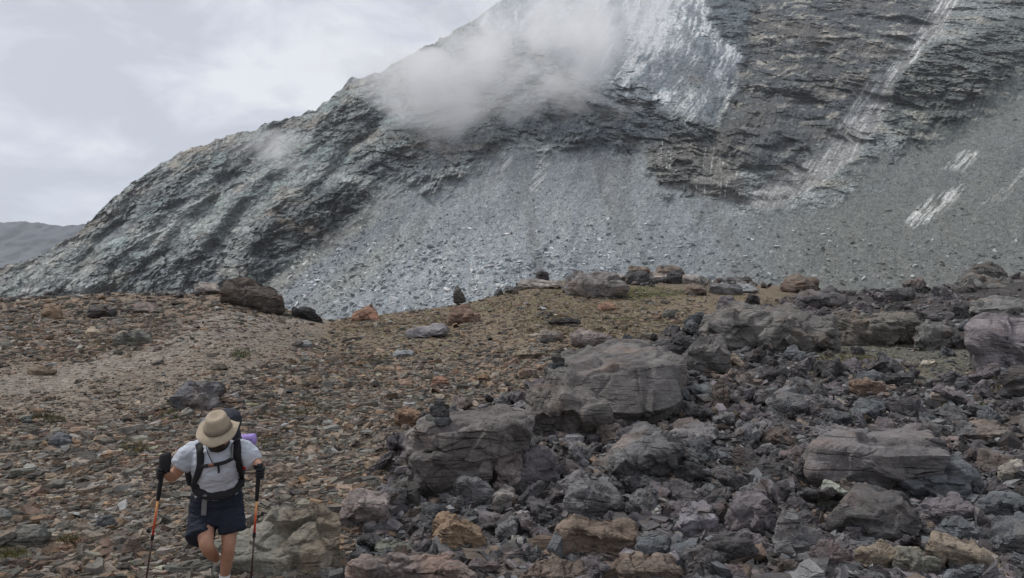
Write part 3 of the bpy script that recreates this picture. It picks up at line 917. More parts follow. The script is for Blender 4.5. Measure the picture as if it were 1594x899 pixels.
def auto_spec(x0, y0, x1, y1, ef, seed):
    r = random.Random(seed * 131 + 7)
    w, h = x1 - x0, y1 - y0
    pk = r.uniform(0.3, 0.7)
    top = [(x0 + w * t, y0 + h * (0.0 if abs(t - pk) < 0.2 else r.uniform(0.05, 0.28))) for t in (0.16, pk, 0.84)]
    edge = [(x0 + w * t, y0 + h * (ef + r.uniform(-0.13, 0.13))) for t in (0.0, r.uniform(0.25, 0.4), r.uniform(0.6, 0.75), 1.0)]
    bot = [(x0 + w * t, y1 - h * q) for t, q in ((0.05, r.uniform(0.05, 0.3)), (0.33, 0), (0.66, r.uniform(0, 0.1)), (0.95, r.uniform(0.05, 0.3)))]
    return top, edge, bot
def boulder(name, label, cat, colour, box=None, ef=0.45, spec=None, d=None, T=None, extra=(), rough=0.82, seed=None, dip=(0.25, -0.1), parent=None):
    seed = seed if seed is not None else len(HERO_BOXES) + 3
    specs = [spec] if spec else [auto_spec(*box, ef, seed)]
    specs += list(extra)
    if box is None:
        ax = [a for s in specs for q in s[:3] for a in q]
        box = (min(a for a, _ in ax), min(b for _, b in ax), max(a for a, _ in ax), max(b for _, b in ax))
    x0, y0, x1, y1 = box
    if d is None:
        q = hit([(x0 + x1) / 2, x0 * 0.7 + x1 * 0.3, x0 * 0.3 + x1 * 0.7], [y1, y1 - 2, y1 - 2])
        q = q[~np.isnan(q)]
        d = float(q.min()) if len(q) else float(np.interp((x0 + x1) / 2, C_PX, C_D)) - 0.5
    wm = (x1 - x0) * d / F
    if T is None:
        ev = max(0.10, (y1 - 470) / F)
        T = min(max((y1 - y0) * ef * d / F / ev * 0.8, 0.45 * wm), 1.0 * wm)
    if x1 > 0 and y1 > 560:                                   # keep the far edge of the top clear of the rising ground
        ym = y0 + 0.12 * (y1 - y0)
        u_, e_t = ue((x0 + x1) / 2, ym)
        for _ in range(14):
            if T < 0.22 * wm or float(e_t) * (d + T) - float(ground_at(np.array([float(u_) * (d + T)]), np.array([d + T]))[0]) > 0.10 + 0.12 * wm: break
            T *= 0.88
    V, Fc, off = [], [], 0
    px_size = math.sqrt(max(x1 - x0, 4) * max(y1 - y0, 4))
    for k, sp in enumerate(specs):
        n = int(min(max(px_size * 0.50, 10), 84))
        TT = T * (sp[3] if len(sp) > 3 else 1.0)
        dd = d + (sp[4] if len(sp) > 4 else 0.0)
        pts = hull_points(dd, list(sp[0]), list(sp[1]), list(sp[2]), TT)
        rd = random.Random(seed * 7 + k)
        dp = dip if dip != (0.25, -0.1) else (rd.uniform(-0.9, 0.9), rd.uniform(-0.8, 0.3))
        p, f = rock_shape(pts, n, seed + 40 * k, rough, dp)
        V.append(p); Fc.append(f + off); off += len(p)
    V = np.concatenate(V); Fc = np.concatenate(Fc)
    org = np.array([(V[:, 0].min() + V[:, 0].max()) / 2, (V[:, 1].min() + V[:, 1].max()) / 2, V[:, 2].min()])
    me = np_mesh(name, V - org, Fc, M_ROCK, False)
    o = link(name, me, parent, PAL[colour] if isinstance(colour, str) else [c * ALB for c in colour])
    o.location = Vector(org)
    if parent is None:
        tag(o, label, cat, None, 'thing')
    HERO_BOXES.append((box, d))
    return o
B = boulder
# --- the great boulders of the rubble field
B("boulder", "huge grey-brown boulder with an overhanging nose, a small cairn on its top", "boulder", (0.106, 0.096, 0.092), seed=11,
  spec=([(660, 655), (700, 640), (760, 631), (818, 640)], [(627, 676), (634, 704), (668, 708), (718, 704), (772, 690), (827, 668)], [(643, 715), (715, 724), (775, 716), (824, 708)], 1.0),
  extra=[([(655, 695), (760, 690)], [(640, 716), (690, 712), (735, 722), (768, 708)], [(660, 782), (690, 790), (714, 768), (738, 750), (764, 742)], 0.6, 0.10)], T=2.0, rough=0.6)
B("boulder", "tall pinkish block standing against the right end of the overhanging boulder", "boulder", "pink", seed=12,
  spec=([(772, 700), (812, 690)], [(766, 712), (790, 706), (815, 712)], [(768, 764), (790, 768), (812, 760)]), T=0.6)
B("slab", "broad smooth sloping grey slab, the largest of the rubble field", "rock slab", (0.100, 0.093, 0.090), seed=13,
  spec=([(884, 556), (944, 538), (1000, 540), (1046, 546)], [(850, 590), (870, 622), (960, 640), (1040, 606), (1063, 574)], [(880, 668), (960, 668), (1020, 648), (1060, 622)]),
  T=4.0, rough=0.5, dip=(0.5, -0.3))
B("boulder", "rugged grey outcrop forming the lower left corner of the great slab", "boulder", (0.10, 0.092, 0.086), (818, 588, 940, 688), 0.4, seed=14, T=1.4, rough=0.8, dip=(-0.3, -0.5))
B("slab", "big tilted slab with pale flat top and dark front, right part of the rubble", "rock slab", (0.112, 0.104, 0.105), seed=15,
  spec=([(1290, 690), (1353, 665), (1432, 660)], [(1250, 706), (1325, 752), (1408, 746), (1476, 708)], [(1256, 722), (1325, 776), (1410, 778), (1500, 760)]), T=2.6, rough=0.55, dip=(0.3, -0.3))
B("boulder", "dark sloping rock adjoining the right side of the pale-topped slab", "boulder", "slate", seed=16,
  spec=([(1450, 712), (1480, 706)], [(1405, 750), (1450, 736), (1500, 730), (1527, 752)], [(1412, 778), (1460, 786), (1524, 770)]), T=0.9)
B("boulder", "massive dark pyramid-shaped boulder with a reddish right flank", "boulder", (0.072, 0.068, 0.068), seed=17,
  spec=([(1345, 746), (1400, 748)], [(1292, 800), (1320, 800), (1405, 790), (1437, 816)], [(1288, 826), (1330, 850), (1405, 852), (1434, 836)]), T=1.0, rough=0.55)
B("stone", "pale greenish-grey angular block left of the dark pyramid-shaped boulder", "rock", "green", seed=18,
  spec=([(1280, 746), (1318, 758)], [(1270, 770), (1290, 772), (1324, 764)], [(1272, 790), (1292, 797), (1316, 786)]), rough=0.4)
B("boulder", "huge boulder at right edge, lilac-grey top over a dark underside", "boulder", (0.135, 0.122, 0.128), seed=19,
  spec=([(1530, 500), (1580, 492), (1640, 496)], [(1511, 522), (1540, 540), (1600, 530), (1660, 520)], [(1528, 566), (1560, 584), (1620, 580), (1660, 560)]), T=1.5)
B("boulder", "dark boulder cut by the right edge below the lilac-topped one", "boulder", "dark", seed=20,
  spec=([(1565, 574), (1620, 570)], [(1557, 590), (1590, 588), (1650, 584)], [(1560, 614), (1600, 624), (1650, 620)]), T=0.9)
B("boulder", "rounded grey boulder in front of the gravel patch at right", "boulder", (0.108, 0.10, 0.09), (1304, 482, 1424, 538), 0.35, seed=21, T=1.6)
B("outcrop", "long jagged grey outcrop above the middle of the rubble field", "outcrop", (0.108, 0.102, 0.096), seed=22,
  spec=([(1110, 484), (1170, 470), (1230, 476)], [(1092, 505), (1140, 506), (1200, 500), (1262, 506)], [(1100, 528), (1150, 540), (1210, 540), (1270, 538)]),
  extra=[([(1200, 482), (1260, 486), (1296, 496)], [(1190, 512), (1240, 510), (1300, 518)], [(1196, 544), (1250, 548), (1304, 540)], 0.8, -0.4)], T=2.2, dip=(0.5, -0.2))
B("outcrop", "greenish layered bedrock hump beside the hiker's legs", "outcrop", (0.15, 0.148, 0.128), seed=23,
  spec=([(350, 838), (405, 797), (468, 786), (526, 800)], [(282, 880), (330, 874), (390, 884), (455, 868), (540, 850)], [(240, 902), (330, 930), (430, 925), (530, 886)]), T=1.0, d=6.42, rough=0.7, dip=(0.15, -0.9))
# --- lower middle
B("boulder", "purple-grey rounded boulder with pale face right of the bedrock hump", "boulder", "pink", seed=24,
  spec=([(556, 766), (600, 768)], [(530, 790), (552, 782), (590, 790), (614, 788)], [(527, 826), (560, 832), (612, 816)]), T=0.7)
B("boulder", "rusty orange boulder speckled with dark patches, lower middle", "boulder", "orange", seed=25,
  spec=([(690, 804), (735, 806)], [(672, 822), (700, 812), (752, 822)], [(668, 846), (700, 864), (748, 862)]), T=0.7)
B("slab", "long pale pinkish slab along the bottom edge of the photo", "rock slab", "pink", seed=26,
  spec=([(560, 864), (640, 862), (700, 868)], [(532, 880), (600, 884), (680, 886), (738, 888)], [(530, 906), (620, 920), (735, 916)]), T=0.55, d=6.15)
B("slab", "smooth green-grey flat slab just above the pale pinkish one", "rock slab", "green", (581, 838, 648, 868), 0.7, seed=27)
B("boulder", "grey block wedged under the overhanging boulder", "boulder", "grey", (706, 736, 765, 797), 0.3, seed=28)
B("stone", "pale squarish block below the pinkish standing block", "rock", "pale", (763, 753, 806, 794), 0.35, seed=29)
B("boulder", "dark boulder tucked beneath the nose of the overhanging boulder", "boulder", (0.072, 0.069, 0.065), (600, 744, 656, 792), 0.35, seed=30)
B("stone", "thin dark slab leaning beside the purple-grey boulder", "rock slab", "slate", (553, 828, 582, 862), 0.4, seed=31)
B("stone", "thin flat dark slab lying in front of the tucked dark boulder", "rock slab", "dark", (618, 800, 680, 820), 0.5, seed=32)
B("stone", "grey angular stone left of the rusty orange boulder", "rock", "grey", (642, 808, 684, 838), 0.4, seed=33)
B("stone", "upright grey block below the pale squarish block", "rock", "grey", (772, 804, 803, 848), 0.3, seed=34)
B("boulder", "dark purple block at the bottom edge right of the pinkish slab", "boulder", "purple", (722, 864, 780, 906), 0.4, seed=35)
B("stone", "pale grey stone at the bottom edge left of the pinkish slab", "rock", "bluegrey", (497, 882, 536, 906), 0.4, seed=36)
B("boulder", "grey-blue boulder sitting right behind the ochre boulder", "boulder", "grey", seed=37,
  spec=([(905, 742), (945, 746)], [(878, 776), (915, 758), (950, 768), (978, 784)], [(878, 808), (930, 818), (974, 812)]), T=0.9)
B("boulder", "ochre and brown boulder with rough crust, bottom centre", "boulder", (0.135, 0.104, 0.082), seed=38,
  spec=([(872, 802), (915, 806), (975, 812)], [(852, 838), (885, 820), (940, 822), (992, 828)], [(850, 866), (910, 876), (985, 858)]), T=0.9)
B("stone", "smooth grey slanting block right of the ochre boulder", "rock", "slate", (988, 830, 1050, 882), 0.35, seed=39)
B("slab", "brown-grey slab at bottom edge below the ochre boulder", "rock slab", "brown", (806, 864, 920, 912), 0.6, seed=40, T=0.7)
B("slab", "grey-brown layered slab at the bottom edge right of centre", "rock slab", "brown", (936, 856, 1062, 914), 0.6, seed=41, T=0.8)
B("slab", "pointed smooth grey slab split by a crack, middle of the rubble", "rock slab", "grey", seed=42,
  spec=([(990, 668), (1018, 657), (1045, 672)], [(930, 724), (975, 704), (1020, 708), (1060, 696)], [(930, 738), (985, 754), (1020, 740), (1056, 712)]), T=1.5)
B("slab", "flat grey slab just right of the pointed cracked slab", "rock slab", "bluegrey" if False else (0.118, 0.112, 0.112), (1037, 651, 1118, 692), 0.65, seed=43)
B("boulder", "lilac block with black shaded underside, lower rubble", "boulder", (0.14, 0.132, 0.145), seed=44,
  spec=([(1075, 784), (1105, 782)], [(1051, 812), (1080, 820), (1114, 806)], [(1066, 840), (1090, 846), (1112, 838)]), T=0.7)
B("boulder", "large purple-grey block with a dark hollow face, lower rubble", "boulder", "purple", seed=45,
  spec=([(1150, 768), (1180, 764)], [(1129, 800), (1155, 782), (1185, 786), (1206, 808)], [(1134, 832), (1170, 842), (1204, 832)]), T=0.9)
B("boulder", "dark brownish block below the lilac block", "boulder", "dark", (1094, 826, 1178, 892), 0.35, seed=46)
B("boulder", "purple-grey block on the bottom edge under the dark brownish block", "boulder", "purple", (1120, 874, 1180, 910), 0.5, seed=47)
B("stone", "narrow white-edged splinter of rock lying between dark blocks", "rock", "white", seed=48, T=0.2,
  spec=([(1024, 784), (1030, 787)], [(1002, 808), (1014, 798), (1029, 792)], [(1003, 813), (1016, 806), (1028, 798)]))
# --- lower right
B("stone", "tall ribbed grey column of rock left of the dark pyramid", "rock", "grey", (1204, 796, 1247, 874), 0.2, seed=49, dip=(0.9, 0.1))
B("boulder", "purple-brown block below the ribbed column, near the bottom", "boulder", (0.11, 0.092, 0.092), (1247, 842, 1338, 890), 0.45, seed=50)
B("stone", "tan crusted stone below the dark pyramid", "rock", "tan", (1326, 842, 1394, 890), 0.4, seed=51, dip=(0.9, 0.2))
B("boulder", "olive-grey smooth slanting block near the bottom right", "boulder", "olive", (1390, 850, 1462, 900), 0.4, seed=52)
B("boulder", "long tan layered rock lying aslant at the lower right", "boulder", (0.19, 0.158, 0.122), seed=53, dip=(0.5, 0.2),
  spec=([(1450, 824), (1470, 830), (1540, 858)], [(1433, 850), (1462, 842), (1520, 862), (1565, 876)], [(1440, 864), (1500, 884), (1560, 890)]), T=0.5)
B("slab", "dark leaf-shaped slab above the long tan rock", "rock slab", "slate", (1454, 805, 1542, 846), 0.55, seed=54)
B("slab", "grey slab reaching the right edge beside the long tan rock", "rock slab", "slate", (1540, 797, 1625, 872), 0.5, seed=55)
B("slab", "dark flat slab right of the pyramid-shaped boulder", "rock slab", "purple", (1426, 770, 1526, 822), 0.4, seed=56)
B("slab", "dark slab at the right edge above the grey slab", "rock slab", "slate", (1522, 764, 1610, 810), 0.45, seed=57)
B("stone", "stone with bright lichen crust near the right edge", "rock", (0.20, 0.185, 0.16), (1552, 716, 1596, 754), 0.5, seed=58)
B("boulder", "flat-topped brownish block upper right of the pale-topped slab", "boulder", (0.125, 0.112, 0.103), (1494, 652, 1577, 690), 0.55, seed=59)
B("stone", "small purple stone next to the long tan rock", "rock", "purple", (1455, 862, 1486, 886), 0.4, seed=60)
B("boulder", "dark green-grey block on the bottom edge at lower right", "boulder", "slate", (1464, 876, 1534, 914), 0.5, seed=61)
# --- middle right
B("boulder", "smooth grey boulder left of centre in the upper rubble", "boulder", "grey", (1192, 604, 1266, 647), 0.5, seed=62)
B("stone", "brown pyramid-shaped block in the upper rubble", "rock", "brown", (1321, 586, 1378, 616), 0.3, seed=63)
B("stone", "dark wedge-shaped block with pale back in the upper rubble", "rock", "dark", (1373, 578, 1421, 603), 0.35, seed=64)
B("stone", "brown-grey block below the gravel patch", "rock", "pale", (1445, 600, 1489, 633), 0.35, seed=65)
B("stone", "small white stone alone on the gravel patch", "rock", (0.40, 0.36, 0.30), (1431, 558, 1457, 572), 0.5, seed=66)
B("boulder", "grey sloping block between the rounded boulder and gravel patch", "boulder", (0.11, 0.108, 0.104), (1422, 497, 1480, 546), 0.45, seed=67)
B("slab", "broad pale grey slab above the lilac-topped boulder", "rock slab", (0.125, 0.122, 0.118), (1508, 466, 1606, 492), 0.6, seed=68)
B("boulder", "dark boulder crowning the skyline at far right", "boulder", (0.075, 0.073, 0.07), seed=69,
  spec=([(1512, 414), (1535, 408), (1556, 412)], [(1500, 426), (1530, 420), (1568, 424)], [(1498, 440), (1535, 446), (1572, 440)]), T=1.2, d=41)
B("outcrop", "layered rock mass beneath the skyline boulder at far right", "outcrop", (0.092, 0.09, 0.086), (1484, 428, 1610, 470), 0.5, seed=70, T=2.5, d=36)
B("boulder", "dark jagged triangular rock on the skyline right of the meadow", "boulder", (0.082, 0.076, 0.078), seed=71,
  spec=([(1262, 452), (1282, 446), (1302, 452)], [(1234, 468), (1268, 462), (1300, 462), (1316, 470)], [(1234, 478), (1275, 482), (1312, 480)]), T=1.4)
B("boulder", "brownish rock on the skyline left of the triangular one", "boulder", "brown", (1218, 428, 1276, 452), 0.4, seed=72, d=39)
B("stone", "dark rock on the skyline between triangular rock and far right boulder", "rock", "dark", (1378, 446, 1424, 470), 0.4, seed=73)
# --- around the great slab
B("boulder", "dark lumpy boulder at the right end of the great slab", "boulder", (0.088, 0.084, 0.082), (1062, 520, 1134, 588), 0.35, seed=74)
B("boulder", "dark rock behind the right end of the great slab", "boulder", "dark", (1040, 514, 1084, 560), 0.4, seed=75)
B("stone", "weathered tan splinter leaning right of the great slab", "rock", (0.20, 0.165, 0.13), seed=76, T=0.3,
  spec=([(1140, 551), (1147, 553)], [(1137, 556), (1150, 560), (1161, 568)], [(1140, 562), (1152, 570), (1162, 573)]))
B("stone", "small orange and pink stone in the dark rubble", "rock", (0.30, 0.20, 0.16), (1102, 571, 1116, 584), 0.5, seed=77)
# --- meadow and ridge
B("boulder", "dark brown ragged boulder on the skyline above the hiker", "boulder", (0.058, 0.048, 0.042), seed=78,
  spec=([(368, 438), (394, 435), (424, 447)], [(341, 452), (372, 446), (410, 454), (443, 466)], [(350, 460), (386, 470), (418, 480), (442, 482)]), T=1.1)
B("stone", "black flat rock at the notch right of the dark skyline boulder", "rock", "black", seed=79,
  spec=([(470, 478), (485, 480)], [(452, 480), (475, 482), (500, 494)], [(456, 486), (480, 494), (504, 499)]), T=0.5)
B("boulder", "reddish-brown boulder standing in the notch of the ridge", "boulder", "red", seed=80,
  spec=([(562, 478), (578, 473), (585, 480)], [(547, 492), (565, 486), (588, 490)], [(546, 498), (570, 500), (588, 497)]), T=0.8)
B("stone", "slender pointed rock standing on the ridge", "rock", (0.066, 0.062, 0.058), seed=81,
  spec=([(710, 441), (713, 443)], [(706, 458), (712, 452), (722, 458)], [(706, 468), (715, 469), (727, 467)]), T=0.35, rough=0.35)
B("boulder", "reddish-brown block on the meadow below the pointed rock", "boulder", (0.14, 0.095, 0.075), seed=82,
  spec=([(702, 474), (725, 473), (738, 482)], [(698, 490), (722, 484), (747, 492)], [(700, 500), (726, 504), (747, 502)]), T=0.8)
B("slab", "flat lilac-grey slab lying alone on the meadow", "rock slab", (0.15, 0.142, 0.145), seed=83,
  spec=([(645, 508), (694, 506)], [(634, 518), (660, 519), (695, 512)], [(636, 525), (664, 528), (690, 519)]), T=1.3)
B("boulder", "large grey rock mass on the crest left of the stacked slabs", "boulder", (0.128, 0.117, 0.112), (874, 422, 975, 464), 0.45, seed=84, T=1.6)
B("stone", "small dark peak-shaped stone on the crest", "rock", "dark", (835, 420, 854, 436), 0.3, seed=85)
B("slab", "flat brownish rock on the crest left of the grey mass", "rock slab", "pale", (808, 434, 876, 450), 0.6, seed=86)
for (bx, c, lb, k) in (((936, 424, 976, 438), "pale", "tan-grey slab at the left end of the stack on the crest", 0.5),
                       ((974, 418, 1010, 444), "dark", "dark block under the first slab of the crest stack", 0.4),
                       ((978, 414, 1012, 426), "brown", "thin brown slab capping the left of the crest stack", 0.5),
                       ((1006, 420, 1044, 440), "pale", "pale middle slab of the stack on the crest", 0.5),
                       ((1036, 420, 1062, 442), "dark", "black upright block in the crest stack", 0.3),
                       ((1020, 413, 1064, 428), "brown", "long brown slab sloping off the crest stack", 0.55),
                       ((1056, 424, 1092, 442), "pale", "pale sloping slab at the right end of the crest stack", 0.6),
                       ((1068, 440, 1102, 461), "brown", "dark brown boulder on the grass below the crest stack", 0.35),
                       ((1102, 438, 1152, 460), "grey", "dark grey boulder right of the brown one below the crest", 0.4),
                       ((1140, 440, 1180, 456), "bluegrey", "pale grey slab leaning on the dark grey crest boulder", 0.6),
                       ((1128, 430, 1170, 444), "dark", "dark rock on the crest behind the pale leaning slab", 0.4)):
    B("slab" if "slab" in lb else "boulder", lb, "rock slab" if "slab" in lb else "boulder", c, bx, k)
B("stone", "dark green-grey pyramid stone on the meadow", "rock", (0.085, 0.09, 0.082), (1031, 480, 1050, 497), 0.3)
B("slab", "black flat slab on the meadow", "rock slab", "black", (854, 494, 905, 508), 0.4)
B("slab", "grey flat block under the black slab on the meadow", "rock slab", (0.13, 0.12, 0.11), (836, 512, 878, 534), 0.5)
B("boulder", "pinkish-grey block above the great slab", "boulder", "pink", (887, 509, 957, 545), 0.5)
B("slab", "tan-brown flat block left of the small cairn", "rock slab", "tan", (799, 540, 844, 560), 0.5)
B("stone", "small reddish flat stone on the meadow", "rock", "red", (930, 470, 960, 485), 0.5)
B("stone", "pale blue-grey stone on the left of the meadow", "rock", "bluegrey", (463, 529, 486, 543), 0.5)
B("stone", "pale blue stones' largest piece below the lilac meadow slab", "rock", "bluegrey", (612, 543, 645, 557), 0.55)
B("stone", "pinkish flat stone in the middle of the slope", "rock", (0.27, 0.19, 0.14), (619, 588, 643, 602), 0.6)
B("stone", "low reddish dome of rock in the middle of the slope", "rock", "red", (671, 584, 699, 601), 0.5)
B("boulder", "rusty brown rock left of the cairn on the overhanging boulder", "boulder", (0.135, 0.09, 0.062), (616, 627, 657, 666), 0.35)
# --- left slope
B("boulder", "dark grey faceted boulder on the slope just above the hiker's hat", "boulder", (0.088, 0.088, 0.094), seed=103,
  spec=([(292, 601), (318, 589), (336, 592)], [(260, 620), (285, 612), (318, 610), (344, 612)], [(268, 634), (290, 644), (326, 638), (342, 626)]), T=0.7)
B("slab", "flat dark slab with undercut front, upper left slope", "rock slab", (0.115, 0.115, 0.10), seed=104,
  spec=([(190, 514), (230, 514)], [(181, 530), (208, 532), (239, 524)], [(184, 540), (212, 544), (234, 540)]), T=1.6)
B("stone", "pale pinkish-grey smooth stone near the left skyline", "rock", "pink", (207, 470, 247, 488), 0.6)
B("stone", "orange-tan weathered rock at upper left", "rock", "orange", (66, 472, 97, 496), 0.45)
B("stone", "small cream block left of the undercut slab", "rock", "cream", (133, 508, 157, 522), 0.5)
B("slab", "flat rusty brown slab at far left", "rock slab", (0.17, 0.13, 0.095), (42, 567, 89, 586), 0.55)
B("stone", "purple-black block at upper left", "rock", "dark", (135, 472, 181, 495), 0.4)
B("stone", "pale rock on the skyline left of the dark boulder", "rock", "pale", (303, 440, 343, 457), 0.5)
B("slab", "large grey-green slab at the lower left edge", "rock slab", (0.108, 0.112, 0.104), seed=110,
  spec=([(30, 818), (78, 816)], [(4, 842), (40, 836), (84, 828)], [(4, 856), (44, 852), (80, 840)]), T=0.8)
B("slab", "pale grey slab cut by the left edge", "rock slab", "bluegrey" if False else (0.15, 0.152, 0.145), (-24, 792, 29, 815), 0.6)
B("stone", "rounded slate-blue stone on the left slope", "rock", (0.085, 0.09, 0.098), (76, 674, 112, 700), 0.4)
B("stone", "orange stone touching the slate-blue one", "rock", (0.20, 0.14, 0.10), (104, 681, 128, 697), 0.4)
B("slab", "dark pointed slate flake half buried left of the poles", "rock slab", "slate", (143, 800, 187, 825), 0.5)
B("stone", "dark green-grey stone at the far left of the path", "rock", (0.075, 0.082, 0.075), (34, 645, 51, 664), 0.4)
B("slab", "tan slab lying left of the black-gloved hand with flared strap", "rock slab", (0.185, 0.145, 0.11), (66, 735, 100, 752), 0.55)
B("stone", "pale green-white stone on the slope below the brown rock", "rock", (0.27, 0.275, 0.25), (497, 652, 521, 664), 0.5)
B("slab", "grey-green flat slab left of the purple-grey boulder", "rock slab", "olive", (508, 772, 540, 789), 0.6)
B("slab", "reddish-brown flat slab right of the hiker's pole", "rock slab", (0.16, 0.125, 0.10), (420, 720, 458, 746), 0.55)

# --- cairns: little stacks of flat stones, each stone a part
def cairn(px, py, d, label, layers, colours):
    base = pt(px, py, d)
    dirv = pt(px, py, 1.0).normalized(); best = 1e9
    for ob in [q for q in COL.objects if q.get('category') in ('boulder', 'rock slab')]:
        h = BVHTree.FromPolygons([v_.co + ob.location for v_ in ob.data.vertices], [tuple(p_.vertices) for p_ in ob.data.polygons]).ray_cast(Vector((0, 0, 0)), dirv) if abs(ob.location.y - d) < 4 and len(ob.data.vertices) > 8000 else (None,) * 4
        if h[0] is not None and h[3] < best: best = h[3]; base = h[0] + Vector((0, 0.08, -0.01))
    root = link("cairn", None)
    root.location = base
    tag(root, label, "cairn")
    z = 0.0
    for k, (w, h, ox) in enumerate(layers):
        r = np.random.default_rng(500 + k + int(px))
        P = [Vector((ox + w / 2 * math.cos(a) * r.uniform(0.75, 1.05), w / 2.4 * math.sin(a) * r.uniform(0.75, 1.05), z + hh))
             for a in np.arange(0, 6.2, 0.8) for hh in (0.0, h * r.uniform(0.8, 1.05))]
        p, f = rock_shape(P, 12, 900 + k + int(px), 0.7)
        link("stone", np_mesh("stone", p, f, M_ROCK, True), root, colours[k % len(colours)])
        z += h * 0.93
    return root
cairn(681, 660, 10.6, "small cairn of dark stones on top of the overhanging boulder", [(0.34, 0.10, 0), (0.27, 0.07, 0.02), (0.22, 0.07, -0.02), (0.16, 0.05, 0.01)], [PAL['slate'], PAL['dark']])
cairn(868, 572, 15.0, "small cairn of dark stones at the upper left of the great slab", [(0.30, 0.10, 0), (0.24, 0.09, 0.02), (0.20, 0.08, -0.02), (0.10, 0.05, 0.02)], [PAL['slate'], PAL['dark']])

# ------------------------------------------------------------------ loose stones
def inside(px, py, poly):
    return poly_mask(np.asarray(px, float), np.asarray(py, float), poly, 1.0) > 0.5
ROCK_LIB = []
for k in range(20):
    r = np.random.default_rng(200 + k)
    P = []
    for _ in range(int(r.integers(8, 13))):
        v = r.normal(size=3); v /= np.linalg.norm(v)
        P.append(Vector((v[0] * 0.6, v[1] * 0.46, v[2] * r.uniform(0.26, 0.44))))
    p, f = rock_shape(P, 20, 300 + k, 1.0, (r.uniform(-0.8, 0.8), r.uniform(-0.8, 0.8)))
    ROCK_LIB.append(np_mesh("stone", p, f, M_STONE, False))
FLAT_LIB = []
for k in range(12):
    r = np.random.default_rng(260 + k)
    n = int(r.integers(5, 8))
    P = []
    for i in range(n):
        a = 2 * math.pi * i / n + r.uniform(-0.4, 0.4)
        q = r.uniform(0.7, 1.1)
        P.append(Vector((0.56 * q * math.cos(a), 0.38 * q * math.sin(a), 0.08 + r.uniform(-0.03, 0.03))))
        P.append(Vector((0.6 * q * math.cos(a + 0.1), 0.42 * q * math.sin(a + 0.1), -0.09)))
    p, f = rock_shape(P, 7, 400 + k, 0.45)
    FLAT_LIB.append(np_mesh("flat_stone", p, f, M_STONE, False))

LANDMARKS = [(725, 705, "overhanging boulder"), (950, 600, "broad smooth slab"), (1362, 800, "dark pyramid-shaped boulder"), (1385, 705, "pale-topped tilted slab"), (920, 836, "ochre boulder"),
             (710, 836, "rusty orange boulder"), (1550, 540, "lilac-topped boulder"), (1395, 560, "open gravel patch"), (995, 705, "pointed cracked slab"), (1082, 815, "lilac block"), (1190, 510, "long jagged outcrop"),
             (1500, 855, "long tan layered rock"), (392, 460, "dark brown skyline boulder"), (665, 516, "lilac-grey meadow slab"), (301, 616, "faceted dark boulder"), (44, 836, "grey-green edge slab"), (94, 687, "slate-blue rounded stone"),
             (210, 530, "undercut flat slab"), (450, 840, "greenish bedrock hump"), (570, 800, "purple-grey rounded boulder"), (921, 527, "pinkish-grey meadow block"), (1030, 430, "stacked crest slabs"), (1535, 425, "far skyline boulder"),
             (1229, 626, "smooth grey boulder"), (1364, 510, "rounded grey boulder"), (1535, 670, "flat-topped brownish block"), (1167, 805, "hollow-faced block"), (1225, 835, "ribbed grey column"), (335, 770, "hiker"), (567, 488, "reddish notch boulder"), (722, 488, "reddish-brown meadow block"), (636, 646, "rusty brown rock")]
USED = set()
def place_words(px, py, nth=0):
    lx, ly, nm = sorted(LANDMARKS, key=lambda q: (q[0] - px) ** 2 + ((q[1] - py) * 1.4) ** 2)[nth]
    dx, dy = px - lx, (py - ly) * 1.4
    far = math.hypot(dx, dy)
    if abs(dx) > abs(dy): side = "right of" if dx > 0 else "left of"
    else: side = "below" if dy > 0 else "above"
    diag = ("upper " if dy < 0 else "lower ") if abs(dx) > abs(dy) and abs(dy) > 0.4 * abs(dx) else ""
    if diag: return "%s the %s%s of the %s" % ("at" if far < 70 else "off", diag, "right" if dx > 0 else "left", nm)
    return "%s %s the %s" % ("just" if far < 60 else "some way" if far < 120 else "far", side, nm)
def scatter_individuals(name, lib, spots, palette, noun, cat, group, tilt, sink, flat):
    r = np.random.default_rng(77)
    ss = sorted(q[2] / (0.42 + 0.75 * (q[1] - 440) / 460) for q in spots)
    q1, q2 = ss[len(ss) // 3], ss[2 * len(ss) // 3]
    for (px, py, s_px) in spots:
        d = hit(px, py)[0]
        if np.isnan(d): continue
        u, e = ue(px, py)
        x = float(u) * d
        z = float(ground_at(np.array([x]), np.array([d]))[0])
        s = s_px * d / F
        cn, cc = palette[int(r.integers(len(palette)))]
        o = link(name, lib[int(r.integers(len(lib)))], None, np.array(cc) * r.uniform(0.75, 1.2))
        o.location = (x, d, z + s * sink)
        o.rotation_euler = (r.normal(0, tilt), r.normal(0, tilt), r.uniform(0, 6.28))
        o.scale = (s * r.uniform(0.9, 1.2), s * r.uniform(0.8, 1.2), s * flat * r.uniform(0.8, 1.25))
        rel = s_px / (0.42 + 0.75 * (py - 440) / 460)
        size = "small" if rel < q1 else "medium" if rel < q2 else "large"
        for nth in range(6):
            lab = "%s %s %s %s" % (size, cn, noun, place_words(px, py, nth))
            if lab not in USED: break
        USED.add(lab)
        tag(o, lab, cat, group, "thing")

